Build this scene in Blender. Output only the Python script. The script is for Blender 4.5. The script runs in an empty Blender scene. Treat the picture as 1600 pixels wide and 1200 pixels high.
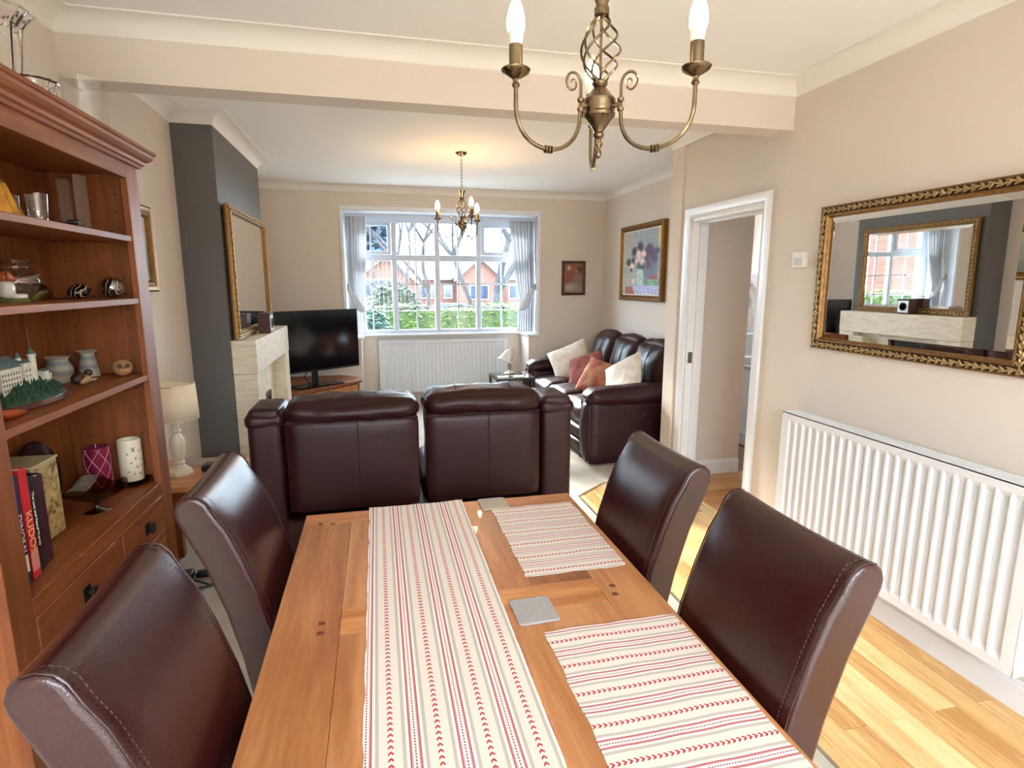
import bpy, bmesh, math, random
from mathutils import Vector, Matrix
import numpy as np
random.seed(7)
PI = math.pi
S = bpy.context.scene
COL = S.collection

# ------------------------------------------------------------------ camera
F, YAW, PITCH, ROLL = 884.2, 0.232336, -0.175840, 0.000707
cy_, sy_, cp_, sp_ = math.cos(YAW), math.sin(YAW), math.cos(PITCH), math.sin(PITCH)
fw = Vector((sy_*cp_, cy_*cp_, sp_)); rt = Vector((cy_, -sy_, 0)); up = rt.cross(fw)
r2 = rt*math.cos(ROLL) + up*math.sin(ROLL); u2 = up*math.cos(ROLL) - rt*math.sin(ROLL)
cam = bpy.data.cameras.new('camera'); camo = bpy.data.objects.new('camera', cam); COL.objects.link(camo)
cam.sensor_width = 36; cam.lens = 36*F/1600; cam.clip_start = .02; cam.clip_end = 300
camo.matrix_world = Matrix(((r2.x, u2.x, -fw.x, 0), (r2.y, u2.y, -fw.y, 0), (r2.z, u2.z, -fw.z, 1.5), (0, 0, 0, 1)))
S.camera = camo
vs = S.view_settings
vs.view_transform = 'Standard'; vs.look = 'None'; vs.gamma = 1; vs.use_curve_mapping = False
vs.exposure = 0.8

# ------------------------------------------------------------------ light
SKY, SUN, REAR, BULB = 18.0, 14.0, 0, 46.0
w = bpy.data.worlds.new('overcast_sky'); S.world = w; w.use_nodes = True
bg = w.node_tree.nodes['Background']; bg.inputs[0].default_value = (.78, .90, 1.0, 1); bg.inputs[1].default_value = SKY
sl = bpy.data.lights.new('sun', 'SUN'); so = bpy.data.objects.new('sun', sl); COL.objects.link(so)
sl.energy = SUN; sl.angle = math.radians(7); sl.color = (1, .95, .86)
so.rotation_euler = Vector((.20, -1, -.44)).to_track_quat('-Z', 'Y').to_euler()

def area(name, loc, d, sx, sy, e, col, portal=False):
    l = bpy.data.lights.new(name, 'AREA'); o = bpy.data.objects.new(name, l); COL.objects.link(o)
    l.shape = 'RECTANGLE'; l.size = sx; l.size_y = sy; l.energy = e; l.color = col
    o.location = loc; o.rotation_euler = Vector(d).to_track_quat('-Z', 'Z').to_euler()
    if portal: l.cycles.is_portal = True
    return o
area('window_portal', (.75, 7.15, 1.6), (0, -1, 0), 2.4, 1.6, 1, (1, 1, 1), True)
area('rear_window_portal', (.55, -1.98, 1.1), (0, 1, 0), 2.4, 2.1, 1, (1, 1, 1), True)
if REAR: area('garden_daylight', (.55, -2.1, 1.15), (0, 1, 0), 2.4, 2.1, REAR, (1, .97, .93))

# ------------------------------------------------------------------ node helpers
def lin(c):
    return tuple((x/12.92 if x <= .04045 else ((x+.055)/1.055)**2.4) for x in c)
def rgb(r, g, b): return lin((r/255, g/255, b/255)) + (1,)
class X:
    """a socket with arithmetic"""
    def __init__(s, t, k): s.t, s.k = t, k
    def op(s, o, a, b=None, c=None):
        n = s.t.nodes.new('ShaderNodeMath'); n.operation = o
        for i, v in enumerate((a, b, c)):
            if v is None: continue
            if isinstance(v, X): s.t.links.new(v.k, n.inputs[i])
            else: n.inputs[i].default_value = v
        return X(s.t, n.outputs[0])
    def __add__(s, o): return s.op('ADD', s, o)
    def __sub__(s, o): return s.op('SUBTRACT', s, o)
    def __mul__(s, o): return s.op('MULTIPLY', s, o)
    def __truediv__(s, o): return s.op('DIVIDE', s, o)
    def abs(s): return s.op('ABSOLUTE', s)
    def fract(s): return s.op('FRACT', s)
    def lt(s, v): return s.op('LESS_THAN', s, v)
    def gt(s, v): return s.op('GREATER_THAN', s, v)
    def max(s, v): return s.op('MAXIMUM', s, v)
    def min(s, v): return s.op('MINIMUM', s, v)
class M:
    def __init__(s, name, rough=.5, metal=0, spec=.5, **kw):
        s.m = bpy.data.materials.new(name); s.m.use_nodes = True; s.t = s.m.node_tree
        s.b = s.t.nodes['Principled BSDF']; s.out = s.t.nodes['Material Output']
        s.b.inputs['Roughness'].default_value = rough; s.b.inputs['Metallic'].default_value = metal
        s.b.inputs['Specular IOR Level'].default_value = spec
        for k, v in kw.items(): s.b.inputs[k.replace('_', ' ')].default_value = v
    def n(s, ty, **kw):
        n = s.t.nodes.new(ty)
        for k, v in kw.items(): setattr(n, k, v)
        return n
    def link(s, a, b): s.t.links.new(a.k if isinstance(a, X) else a, b)
    def coord(s, kind='Object', scale=(1, 1, 1), rot=(0, 0, 0), loc=(0, 0, 0)):
        c = s.n('ShaderNodeTexCoord'); mp = s.n('ShaderNodeMapping')
        mp.inputs['Scale'].default_value = scale; mp.inputs['Rotation'].default_value = rot; mp.inputs['Location'].default_value = loc
        s.link(c.outputs[kind], mp.inputs['Vector']); return mp.outputs[0]
    def world(s, scale=(1, 1, 1)):
        g = s.n('ShaderNodeNewGeometry'); mp = s.n('ShaderNodeMapping'); mp.inputs['Scale'].default_value = scale
        s.link(g.outputs['Position'], mp.inputs['Vector']); return mp.outputs[0]
    def noise(s, vec, scale=5, detail=3, rough=.5, dist=0):
        n = s.n('ShaderNodeTexNoise'); n.inputs['Scale'].default_value = scale; n.inputs['Detail'].default_value = detail
        n.inputs['Roughness'].default_value = rough; n.inputs['Distortion'].default_value = dist
        s.link(vec, n.inputs['Vector']); return X(s.t, n.outputs[0])
    def ramp(s, fac, stops):
        n = s.n('ShaderNodeValToRGB'); e = n.color_ramp.elements
        while len(e) < len(stops): e.new(.5)
        for q, (p, c) in zip(e, stops): q.position = p; q.color = c
        s.link(fac, n.inputs[0]); return n.outputs[0]
    def mix(s, fac, a, b, mode='MIX'):
        n = s.n('ShaderNodeMix', data_type='RGBA', blend_type=mode)
        for v, i in ((fac, 0), (a, 6), (b, 7)):
            if isinstance(v, (X, bpy.types.NodeSocket)): s.link(v, n.inputs[i])
            else: n.inputs[i].default_value = v
        return n.outputs[2]
    def col(s, c):
        if isinstance(c, (X, bpy.types.NodeSocket)): s.link(c, s.b.inputs['Base Color'])
        else: s.b.inputs['Base Color'].default_value = c
        return s
    def bump(s, h, strength=.2, dist=.002):
        n = s.n('ShaderNodeBump'); n.inputs['Strength'].default_value = strength; n.inputs['Distance'].default_value = dist
        s.link(h, n.inputs['Height']); s.link(n.outputs[0], s.b.inputs['Normal']); return s
def plain(name, c, rough=.5, metal=0, var=.06, sc=12, **kw):
    a = M(name, rough, metal, **kw); n = a.noise(a.world(), sc, 3)
    d = tuple(x*(1-var) for x in c[:3])+(1,); e = tuple(min(1, x*(1+var)) for x in c[:3])+(1,)
    return a.col(a.ramp(n, [(.3, d), (.7, e)])).m
def wood(name, c1, c2, c3, axis='y', sc=1.0, rough=.38, per_obj=.0, bump=.15, coat=0):
    a = M(name, rough, Coat_Weight=coat)
    k = {'x': (1.2, 14, 14), 'y': (14, 1.2, 14), 'z': (14, 14, 1.2)}[axis]
    v = a.world(tuple(q*sc for q in k)); info = a.n('ShaderNodeObjectInfo')
    add = a.n('ShaderNodeVectorMath', operation='ADD'); mul = a.n('ShaderNodeVectorMath', operation='SCALE'); mul.inputs['Scale'].default_value = 37.0
    comb = a.n('ShaderNodeCombineXYZ')
    for i in range(3): a.link(info.outputs['Random'], comb.inputs[i])
    a.link(comb.outputs[0], mul.inputs[0]); a.link(v, add.inputs[0]); a.link(mul.outputs[0], add.inputs[1])
    n1 = a.noise(add.outputs[0], 1.0, 5, .6, 1.2); n2 = a.noise(add.outputs[0], 7, 4, .7, .4)
    f = n1*.75+n2*.25
    if per_obj: f = f + (X(a.t, info.outputs['Random'])-.5)*per_obj
    a.col(a.ramp(f, [(.3, c1), (.5, c2), (.68, c3)])); a.bump(n2, bump, .001)
    return a.m

MT = {}
def wallmat(name, c):
    a = M(name, .85, spec=.2); n = a.noise(a.world(), 180, 2); a.col(c); a.bump(n, .08, .0006); return a.m
MT['wall'] = wallmat('beige_emulsion', rgb(222, 210, 198))
MT['ceil'] = wallmat('ceiling_emulsion', rgb(245, 243, 240))
MT['cove'] = wallmat('coving_white', rgb(238, 234, 226))
MT['grey'] = wallmat('charcoal_emulsion', rgb(98, 96, 94))
MT['gloss'] = plain('white_gloss_paint', rgb(230, 232, 236), .28, var=.01)
MT['upvc'] = plain('white_upvc', rgb(200, 208, 220), .3, var=.01)
MT['grey'].node_tree.nodes['Principled BSDF'].inputs['Roughness'].default_value = .55; MT['grey'].node_tree.nodes['Principled BSDF'].inputs['Specular IOR Level'].default_value = .5
MT['oak'] = wood('honey_oak', rgb(128, 72, 38), rgb(162, 102, 58), rgb(192, 134, 88), 'y', 1.0, .3, .3, coat=.15)
MT['oakx'] = wood('honey_oak_cross', rgb(158, 92, 44), rgb(190, 124, 70), rgb(212, 152, 98), 'x', 1.2, .3, .15, coat=.15)
MT['cab'] = wood('cabinet_oak', rgb(100, 50, 20), rgb(130, 70, 30), rgb(154, 90, 44), 'y', 1.0, .48, .1, coat=0)
MT['cabz'] = wood('cabinet_oak_upright', rgb(100, 50, 20), rgb(130, 70, 30), rgb(154, 90, 44), 'z', 1.0, .48, .1, coat=0)
MT['plank'] = wood('maple_laminate', rgb(190, 140, 82), rgb(222, 180, 120), rgb(238, 206, 152), 'y', 1.6, .3, .35, .05)
MT['hallplank'] = wood('hall_laminate', rgb(176, 112, 60), rgb(204, 146, 88), rgb(220, 170, 110), 'x', 1.2, .3, .3, .05)
a = M('carpet_cream', .95, spec=.1); n = a.noise(a.world(), 260, 2, .8); n2 = a.noise(a.world(), 6, 2)
a.col(a.ramp(n*.7+n2*.3, [(.3, rgb(176, 164, 148)), (.7, rgb(222, 214, 200))])); a.bump(n, .8, .004); MT['carpet'] = a.m
def leather(name, c, rough=.3, cr=.25, sc=60):
    a = M(name, rough, spec=.55 if rough < .3 else .32, Coat_Weight=.10 if rough < .3 else .04, Coat_Roughness=.2)
    n = a.noise(a.world(), 5, 3); a.col(a.ramp(n, [(.3, c), (.75, tuple(x*1.35 for x in c[:3])+(1,))]))
    v = a.n('ShaderNodeTexVoronoi'); v.inputs['Scale'].default_value = sc*8; a.link(a.world(), v.inputs['Vector'])
    w2 = a.noise(a.world(), 7, 4, .6, .8)
    a.bump(X(a.t, v.outputs[0])*.06+w2*cr, .35, .01)
    return a.m
MT['chair_leather'] = leather('oxblood_bonded_leather', rgb(45, 12, 15), .24, .05)
MT['sofa_leather'] = leather('burgundy_sofa_leather', rgb(40, 11, 14), .42, .5, 40)
MT['thread'] = plain('dark_thread', rgb(60, 30, 28), .6)
MT['brass'] = plain('antique_brass', rgb(128, 112, 88), .24, 1, .2, 30)
MT['gilt'] = plain('antique_gilt', rgb(132, 98, 56), .42, .8, .3, 60)
MT['giltdark'] = plain('aged_gilt_dark', rgb(84, 60, 32), .45, .7, .3, 60)
MT['giltlight'] = plain('rubbed_gilt', rgb(170, 146, 104), .36, .8, .3, 90)
a = M('mirror_silver', .01, 1); a.col((.92, .93, .92, 1)); MT['mirror'] = a.m
MT['black'] = plain('black_plastic', rgb(18, 18, 20), .3)
a = M('tv_screen', .12, spec=.5); a.col(rgb(8, 9, 14)); MT['screen'] = a.m
def thin_glass(name, tint=(1, 1, 1, 1), refl=.04):
    a = M(name); t = a.n('ShaderNodeBsdfTransparent'); t.inputs[0].default_value = tint
    g = a.n('ShaderNodeBsdfGlossy'); g.inputs['Roughness'].default_value = .02
    fr = a.n('ShaderNodeLayerWeight'); fr.inputs[0].default_value = .5; mx = a.n('ShaderNodeMixShader')
    f = X(a.t, None).op('POWER', X(a.t, fr.outputs[1]), 5)*(1-refl)+refl
    a.link(f, mx.inputs[0]); a.link(t.outputs[0], mx.inputs[1]); a.link(g.outputs[0], mx.inputs[2]); a.link(mx.outputs[0], a.out.inputs[0])
    a.t.nodes.remove(a.b); return a.m
MT['pane'] = thin_glass('window_glass', (.95, .98, 1, 1))
MT['glass'] = thin_glass('clear_glass', (.93, .94, .93, 1), .16)
MT['smoke'] = thin_glass('smoked_glass', (.30, .19, .15, 1), .14)
MT['greenglass'] = thin_glass('green_glass', (.30, .36, .12, 1), .12)
def glass(name, c, rough=0.0):
    a = M(name, rough, Transmission_Weight=1.0, IOR=1.5); a.col(c); return a.m
MT['crystal'] = glass('cut_crystal', (1, 1, 1, 1))
def emit(name, c, e):
    a = M(name); a.b.inputs['Emission Color'].default_value = c; a.b.inputs['Emission Strength'].default_value = e; return a.m
MT['bulb'] = emit('lit_bulb_glass', (1, .74, .44, 1), BULB); MT['bulb2'] = emit('lit_bulb_glass_lounge', (1, .60, .26, 1), BULB*2.2)
MT['white_plastic'] = plain('white_plastic', rgb(236, 232, 226), .4, var=.02)
MT['cream'] = plain('cream_ceramic', rgb(226, 214, 190), .4, var=.05)
MT['shade'] = plain('cream_linen', rgb(236, 218, 190), .8, var=.05, sc=120)

# ------------------------------------------------------------------ mesh helpers
WL = {}
class MB:
    def __init__(s): s.v, s.f = [], []
    def add(s, v, f):
        k = len(s.v); s.v += [tuple(p) for p in v]; s.f += [tuple(i+k for i in q) for q in f]; return s
    def box(s, x0, x1, y0, y1, z0, z1):
        return s.add([(x, y, z) for z in (z0, z1) for y in (y0, y1) for x in (x0, x1)],
                     [(0, 2, 3, 1), (4, 5, 7, 6), (0, 1, 5, 4), (2, 6, 7, 3), (0, 4, 6, 2), (1, 3, 7, 5)])
    def prism(s, poly, axis, a, b):
        """poly: 2-D outline; axis: extrusion axis. x: (y,z)  y: (x,z)  z: (x,y)"""
        def P(p, t): return {'x': (t, p[0], p[1]), 'y': (p[0], t, p[1]), 'z': (p[0], p[1], t)}[axis]
        n = len(poly); v = [P(p, a) for p in poly]+[P(p, b) for p in poly]
        f = [tuple(range(n))[::-1], tuple(range(n, 2*n))]+[(i, (i+1) % n, n+(i+1) % n, n+i) for i in range(n)]
        return s.add(v, f)
    def lathe(s, prof, c, n=24, axis=(0, 0, 1), sx=1, sy=1, cap=True, wob=None):
        q = Vector((0, 0, 1)).rotation_difference(Vector(axis).normalized()); v = []; f = []
        for r, z in prof:
            for i in range(n):
                t = 2*PI*i/n; rr = r*(wob(t, z) if wob else 1)
                v.append(Vector(c)+q@Vector((rr*math.cos(t)*sx, rr*math.sin(t)*sy, z)))
        m = len(prof)
        for j in range(m-1):
            for i in range(n): k = (i+1) % n; f.append((j*n+i, j*n+k, (j+1)*n+k, (j+1)*n+i))
        if cap:
            f.append(tuple(range(n))[::-1]); f.append(tuple((m-1)*n+i for i in range(n)))
        return s.add(v, f)
    def tube(s, pts, r, n=8, cap=True, closed=False):
        pts = [Vector(p) for p in pts]; m = len(pts); rs = r if isinstance(r, (list, tuple)) else [r]*m
        v = []; f = []; nrm = None
        for i, p in enumerate(pts):
            if closed: t = pts[(i+1) % m]-pts[i-1]
            else: t = pts[min(i+1, m-1)]-pts[max(i-1, 0)]
            t.normalize()
            if nrm is None:
                nrm = t.cross(Vector((0, 0, 1)) if abs(t.z) < .9 else Vector((1, 0, 0))).normalized()
            else:
                nrm = (nrm-t*nrm.dot(t)).normalized()
            b = t.cross(nrm)
            for k in range(n):
                a_ = 2*PI*k/n; v.append(p+(nrm*math.cos(a_)+b*math.sin(a_))*rs[i])
        for i in range(m if closed else m-1):
            for k in range(n):
                j = (i+1) % m; f.append((i*n+k, i*n+(k+1) % n, j*n+(k+1) % n, j*n+k))
        if cap and not closed: f.append(tuple(range(n))[::-1]); f.append(tuple((m-1)*n+i for i in range(n)))
        return s.add(v, f)
    def ball(s, c, rx, ry=None, rz=None, n=12, m=8, q=None):
        ry = rx if ry is None else ry; rz = rx if rz is None else rz; v = []; f = []
        for j in range(1, m):
            ph = PI*j/m
            for i in range(n):
                t = 2*PI*i/n; v.append(Vector((rx*math.sin(ph)*math.cos(t), ry*math.sin(ph)*math.sin(t), -rz*math.cos(ph))))
        v += [Vector((0, 0, -rz)), Vector((0, 0, rz))]
        for j in range(m-2):
            for i in range(n): k = (i+1) % n; f.append((j*n+i, j*n+k, (j+1)*n+k, (j+1)*n+i))
        for i in range(n): k = (i+1) % n; f.append((len(v)-2, k, i)); f.append(((m-2)*n+i, (m-2)*n+k, len(v)-1))
        return s.add([Vector(c)+(q@p if q else p) for p in v], f)
    def soft(s, c, sx, sy, sz, r, bulge=(0, 0, 0), n=12, amp=0, fr=9, q=None, seed=0):
        """pillow-like rounded box of half-sizes sx,sy,sz"""
        from mathutils import noise as NZ
        v = []; f = []; idx = {}
        def P(u):
            p = Vector((u[0]*sx, u[1]*sy, u[2]*sz)); core = Vector((max(-sx+r, min(sx-r, p.x)), max(-sy+r, min(sy-r, p.y)), max(-sz+r, min(sz-r, p.z))))
            d = p-core
            if d.length > 1e-9: p = core+d.normalized()*r
            nn = d.normalized() if d.length > 1e-9 else Vector()
            b = Vector((bulge[0]*(1-u[1]**2)*(1-u[2]**2)*u[0], bulge[1]*(1-u[0]**2)*(1-u[2]**2)*u[1], bulge[2]*(1-u[0]**2)*(1-u[1]**2)*u[2]))
            if amp: p = p+nn*amp*NZ.noise(Vector((p.x*fr, p.y*fr, p.z*fr+seed)))
            return p+b
        g = [-1+2*i/n for i in range(n+1)]
        rr = [math.copysign(1-(1-abs(t))**1.0, t) for t in g]
        for ax in range(3):
            for sg in (-1, 1):
                for i in range(n+1):
                    for j in range(n+1):
                        u = [0, 0, 0]; u[ax] = sg; u[(ax+1) % 3] = rr[i]; u[(ax+2) % 3] = rr[j]
                        k = tuple(round(t, 5) for t in u)
                        if k not in idx: idx[k] = len(v); pp = P(u); v.append(Vector(c)+(q@pp if q else pp))
                def I(i, j):
                    u = [0, 0, 0]; u[ax] = sg; u[(ax+1) % 3] = rr[i]; u[(ax+2) % 3] = rr[j]; return idx[tuple(round(t, 5) for t in u)]
                for i in range(n):
                    for j in range(n):
                        q4 = (I(i, j), I(i+1, j), I(i+1, j+1), I(i, j+1)); f.append(q4 if sg > 0 else q4[::-1])
        return s.add(v, f)
    def grid(s, fn, nu, nv):
        v = [fn(i/nu, j/nv) for j in range(nv+1) for i in range(nu+1)]
        return s.add(v, [(j*(nu+1)+i, j*(nu+1)+i+1, (j+1)*(nu+1)+i+1, (j+1)*(nu+1)+i) for j in range(nv) for i in range(nu)])
    def build(s, name, mat, parent=None, bevel=0, smooth=True, ang=40, solid=0, seg=2, sub=0):
        xs = [p[0] for p in s.v]; ys = [p[1] for p in s.v]; zs = [p[2] for p in s.v]
        c = Vector(((min(xs)+max(xs))/2, (min(ys)+max(ys))/2, min(zs)))
        me = bpy.data.meshes.new(name); me.from_pydata([(p[0]-c.x, p[1]-c.y, p[2]-c.z) for p in s.v], [], s.f); me.update()
        if smooth:
            me.polygons.foreach_set('use_smooth', [True]*len(me.polygons)); me.set_sharp_from_angle(angle=math.radians(ang))
        o = bpy.data.objects.new(name, me); COL.objects.link(o)
        for m_ in (mat if isinstance(mat, list) else [mat]): me.materials.append(m_)
        if parent: o.parent = parent; o.location = c-WL[parent]
        else: o.location = c
        WL[o] = c
        if solid: md = o.modifiers.new('thickness', 'SOLIDIFY'); md.thickness = solid; md.offset = 0
        if bevel:
            md = o.modifiers.new('edge', 'BEVEL'); md.width = bevel; md.segments = seg; md.limit_method = 'ANGLE'; md.angle_limit = math.radians(35)
        if sub: md = o.modifiers.new('smooth', 'SUBSURF'); md.levels = sub; md.render_levels = sub
        return o
def B(x0, x1, y0, y1, z0, z1): return MB().box(x0, x1, y0, y1, z0, z1)
def tag(o, label=None, cat=None, group=None, kind=None):
    if label: o['label'] = label
    if cat: o['category'] = cat
    if group: o['group'] = group
    if kind: o['kind'] = kind
    return o
def thing(name, label, cat, loc, group=None):
    o = bpy.data.objects.new(name, None); COL.objects.link(o); o.location = loc; WL[o] = Vector(loc); o.empty_display_size = .05
    return tag(o, label, cat, group)
def dup(root, loc, rz=None, label=None):
    r = root.copy(); COL.objects.link(r); r.location = loc
    if rz is not None: r.rotation_euler = (0, 0, rz)
    if label: r['label'] = label
    for ch in list(root.children):
        c = ch.copy(); COL.objects.link(c); c.parent = r
        for g in ch.children: d = g.copy(); COL.objects.link(d); d.parent = c
    return r
def share(o, loc, parent, rot=None, name=None):
    """a further piece that shares mesh data; loc in world"""
    c = o.copy(); COL.objects.link(c); c.parent = parent; WL[c] = Vector(loc); c.location = Vector(loc)-(WL[parent] if parent else Vector())
    if rot: c.rotation_euler = rot
    return c
def struct(o): o['kind'] = 'structure'; return o
def rot_about(o, rz): o.rotation_euler = (0, 0, rz); return o
# ================================================================== SETTING
H = 2.525
XL, XR, XF, YB, YR = -1.18, 2.17, 2.67, 6.5, -2.0
BF, BK, BZ = 2.74, 2.88, 2.294      # ceiling beam
CX, CY0, CY1 = -.945, 4.02, 5.42    # chimney breast
# --- floor: boards in the dining strip and hall, fitted carpet elsewhere
fl = struct(B(XL-.1, 5.2, YR-.1, YB+.6, -.12, -.012).build('floor', plain('floor_screed', rgb(120, 100, 80), .9), smooth=False))
pw = .0965; k = 0; protos = {}
for i in range(10):
    x0 = 1.30+i*pw
    if x0 > XR-.01: break
    x1 = min(x0+pw, XR)
    y = -1.9 - (i % 2)*.6 + 1.388 + 1.9 - 2.4
    while y < 4.05:
        ya, yb = max(y, -1.95), min(y+1.2, 4.05)
        if yb-ya > .05:
            B(x0+.0006, x1-.0006, ya+.0006, yb-.0006, -.012, 0).build('plank', MT['plank'], fl, smooth=False, bevel=.0008, seg=1)
        y += 1.2
for i in range(10):
    for j, (xa, xb) in enumerate(((2.17, 3.0), (3.0, 4.2))):
        B(xa+.0006, xb-.0006, 2.80+i*.105+.0006, 2.80+(i+1)*.105-.0006, -.012, 0).build('plank', MT['hallplank'], fl, smooth=False, bevel=.0008, seg=1)
carp = MB().prism([(XL, YR), (1.345, YR), (1.345, 3.63), (1.62, 3.85), (2.17, 3.90), (2.17, 3.985), (XF, 3.985), (XF, 6.95), (XL, 6.95)], 'z', -.011, .008)
carp.build('fitted_carpet', MT['carpet'], smooth=False)
tag(bpy.data.objects['fitted_carpet'], 'cream fitted carpet under the dining table and across the lounge', 'carpet', kind='structure')
B(1.338, 1.352, YR, 3.635, -.004, .011).build('trim_1', plain('metal_threshold', rgb(190, 180, 160), .3, 1)); struct(bpy.data.objects['trim_1'])
# --- ceiling and beam
struct(B(XL-.1, 5.2, YR-.1, YB+.1, H, H+.1).build('ceiling', MT['ceil'], smooth=False))
struct(B(XL, XR, BF, BK, BZ, H).build('ceiling_beam', MT['wall'], smooth=False))
# --- walls
struct(B(XL-.12, XL, YR-.1, YB+.1, 0, H).build('wall_left', MT['wall'], smooth=False))
struct(B(XL, CX, CY0, CY1, 0, H).build('wall_chimney_breast', MT['grey'], smooth=False))
DY0, DY1, DZ = 2.93, 3.70, 1.945   # doorway clear opening
wr = MB().box(XR, XR+.12, YR-.1, DY0, 0, H).box(XR, XR+.12, DY1, 3.985, 0, H).box(XR, XR+.12, DY0, DY1, DZ, H)
wr.box(XR-.012, XR, 3.835, 3.985, 0, H)
struct(wr.build('wall_right', MT['wall'], smooth=False))
struct(B(XR+.12, XF+.12, 3.865, 3.985, 0, H).build('wall_hall_partition', MT['wall'], smooth=False))
struct(B(XF, XF+.12, 3.985, YB+.1, 0, H).build('wall_lounge_right', MT['wall'], smooth=False))
struct(B(XR+.12, 4.2, 2.68, 2.80, 0, H).build('wall_hall_side', MT['wall'], smooth=False))
# window wall with recess: upper recess x -.335..1.876 z .90..2.296, lower recess x -.185..1.74
RX0, RX1, RZ0, RZ1, LX0, LX1, YW = -.335, 1.876, .905, 2.296, -.182, 1.74, 6.95
wb = MB().box(XL-.1, RX0, YB, YW+.2, 0, H).box(RX1, XF+.1, YB, YW+.2, 0, H).box(RX0, RX1, YB, YW+.2, RZ1, H)
wb.box(RX0, LX0, YB, YW+.2, 0, RZ0-.02).box(LX1, RX1, YB, YW+.2, 0, RZ0-.02).box(LX0, LX1, YW, YW+.2, 0, RZ0-.02)
struct(wb.build('wall_back', MT['wall'], smooth=False))
# rear wall with garden door opening (behind the camera)
wq = MB().box(XL-.1, -.75, YR-.1, YR, 0, H).box(1.85, XR+.12, YR-.1, YR, 0, H).box(-.75, 1.85, YR-.1, YR, 2.2, H)
struct(wq.build('wall_rear', MT['wall'], smooth=False))
d2 = MB()
for xx in (-.75, .1, .97, 1.79): d2.box(xx, xx+.06, YR-.09, YR-.03, .05, 2.2)
d2.box(-.75, 1.85, YR-.09, YR-.03, 2.14, 2.2).box(-.75, 1.85, YR-.09, YR-.03, 0, .08)
struct(d2.build('door_2', MT['upvc'], bevel=.004))
# --- coving
def cove(name, p0, p1, nrm, m0, m1, mat='cove'):
    p0, p1, nrm = Vector(p0), Vector(p1), Vector(nrm); d = (p1-p0).normalized()
    prof = [(0, -.069)]+[(.006+.088*(1-math.cos(t)), -.066+.060*math.sin(t)) for t in [PI/2*i/8 for i in range(9)]]+[(.100, -.006), (.100, 0), (0, 0)]
    v = []
    for P, s, m in ((p0, -1, m0), (p1, 1, m1)):
        for o_, z in prof: q = P+nrm*o_+d*(s*m*o_); v.append((q.x, q.y, H+z))
    n = len(prof); f = [tuple(range(n)), tuple(range(n, 2*n))[::-1]]+[(i, n+i, n+(i+1) % n, (i+1) % n) for i in range(n)]
    struct(MB().add(v, f).build(name, MT[mat], ang=30))
cv = [((XL, YR), (XL, BF), (1, 0), -1, -1), ((XL, BF), (XR, BF), (0, -1), -1, -1), ((XR, BF), (XR, YR), (-1, 0), -1, -1),
      ((XL, BK), (XL, CY0), (1, 0), -1, -1), ((XL, CY0), (CX, CY0), (0, -1), -1, 1), ((CX, CY0), (CX, CY1), (1, 0), 1, 1), ((CX, CY1), (XL, CY1), (0, 1), 1, -1),
      ((XL, CY1), (XL, YB), (1, 0), -1, -1), ((XL, YB), (XF, YB), (0, -1), -1, -1), ((XF, YB), (XF, 3.985), (-1, 0), -1, -1),
      ((XF, 3.985), (XR-.012, 3.985), (0, 1), -1, 1), ((XR-.012, 3.985), (XR-.012, BK), (-1, 0), 1, -1), ((XR, BK), (XL, BK), (0, 1), -1, -1)]
for i, (a0, a1, nn, m0, m1) in enumerate(cv):
    cove('trim_%d' % (i+2), (*a0, 0), (*a1, 0), (*nn, 0), m0, m1)
# --- skirting
def skirt(name, x0, y0, x1, y1, nx, ny, h=.115, t=.016):
    p = [(0, 0), (t, 0), (t, h-.022), (t*.65, h-.014), (t*.65, h-.008), (t*.3, h), (0, h)]
    v = []
    for (x, y) in ((x0, y0), (x1, y1)):
        for o_, z in p: v.append((x+nx*o_, y+ny*o_, z))
    n = len(p); f = [tuple(range(n)), tuple(range(n, 2*n))[::-1]]+[(i, n+i, n+(i+1) % n, (i+1) % n) for i in range(n)]
    struct(MB().add(v, f).build(name, MT['gloss'], ang=30))
skirt('baseboard_right', XR, YR, XR, DY0-.08, -1, 0)
skirt('baseboard_left', XL, YR, XL, CY0, 1, 0)
skirt('baseboard_hall', XR+.12, 3.865, 2.79, 3.865, 0, -1)
skirt('baseboard_lounge', XF, 3.985, XF, YB, -1, 0)
skirt('baseboard_back', RX1-.1, YB, XF, YB, 0, -1)
skirt('baseboard_pillar', XR-.012, 3.80, XR-.012, 3.985, -1, 0)
# --- doorway: lining, stop, architrave with a keeper plate
def arch(name, xf, sx):
    """moulded casing round the doorway on the wall face xf"""
    g = MB(); W_ = .068
    prof = [(0, 0), (0, .010), (.008, .016), (.020, .012), (.050, .018), (W_, .018), (W_, 0)]
    pts = [(DY0, 0), (DY0, DZ), (DY1, DZ), (DY1, 0)]; outd = [(-1, 0), (-1, 1), (1, 1), (1, 0)]
    v = []
    for (py, pz), (oy, oz) in zip(pts, outd):
        for o_, t in prof: v.append((xf+sx*t, py+oy*o_, pz+oz*o_))
    n = len(prof); f = []
    for j in range(3): f += [(j*n+i, (j+1)*n+i, (j+1)*n+(i+1) % n, j*n+(i+1) % n) for i in range(n)]
    f += [tuple(range(n)), tuple(range(3*n, 4*n))[::-1]]
    return g.add(v, f)
dr = struct(MB().box(XR-.002, XR+.122, DY0-.01, DY0+.001, 0, DZ).box(XR-.002, XR+.122, DY1-.022, DY1+.01, 0, DZ).box(XR-.002, XR+.122, DY0-.01, DY1+.01, DZ-.022, DZ+.01).build('door_1', MT['gloss'], bevel=.002))
arch('architrave', XR, -1).build('architrave', MT['gloss'], dr, ang=25)
arch('architrave', XR+.12, 1).build('architrave', MT['gloss'], dr, ang=25)
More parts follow.
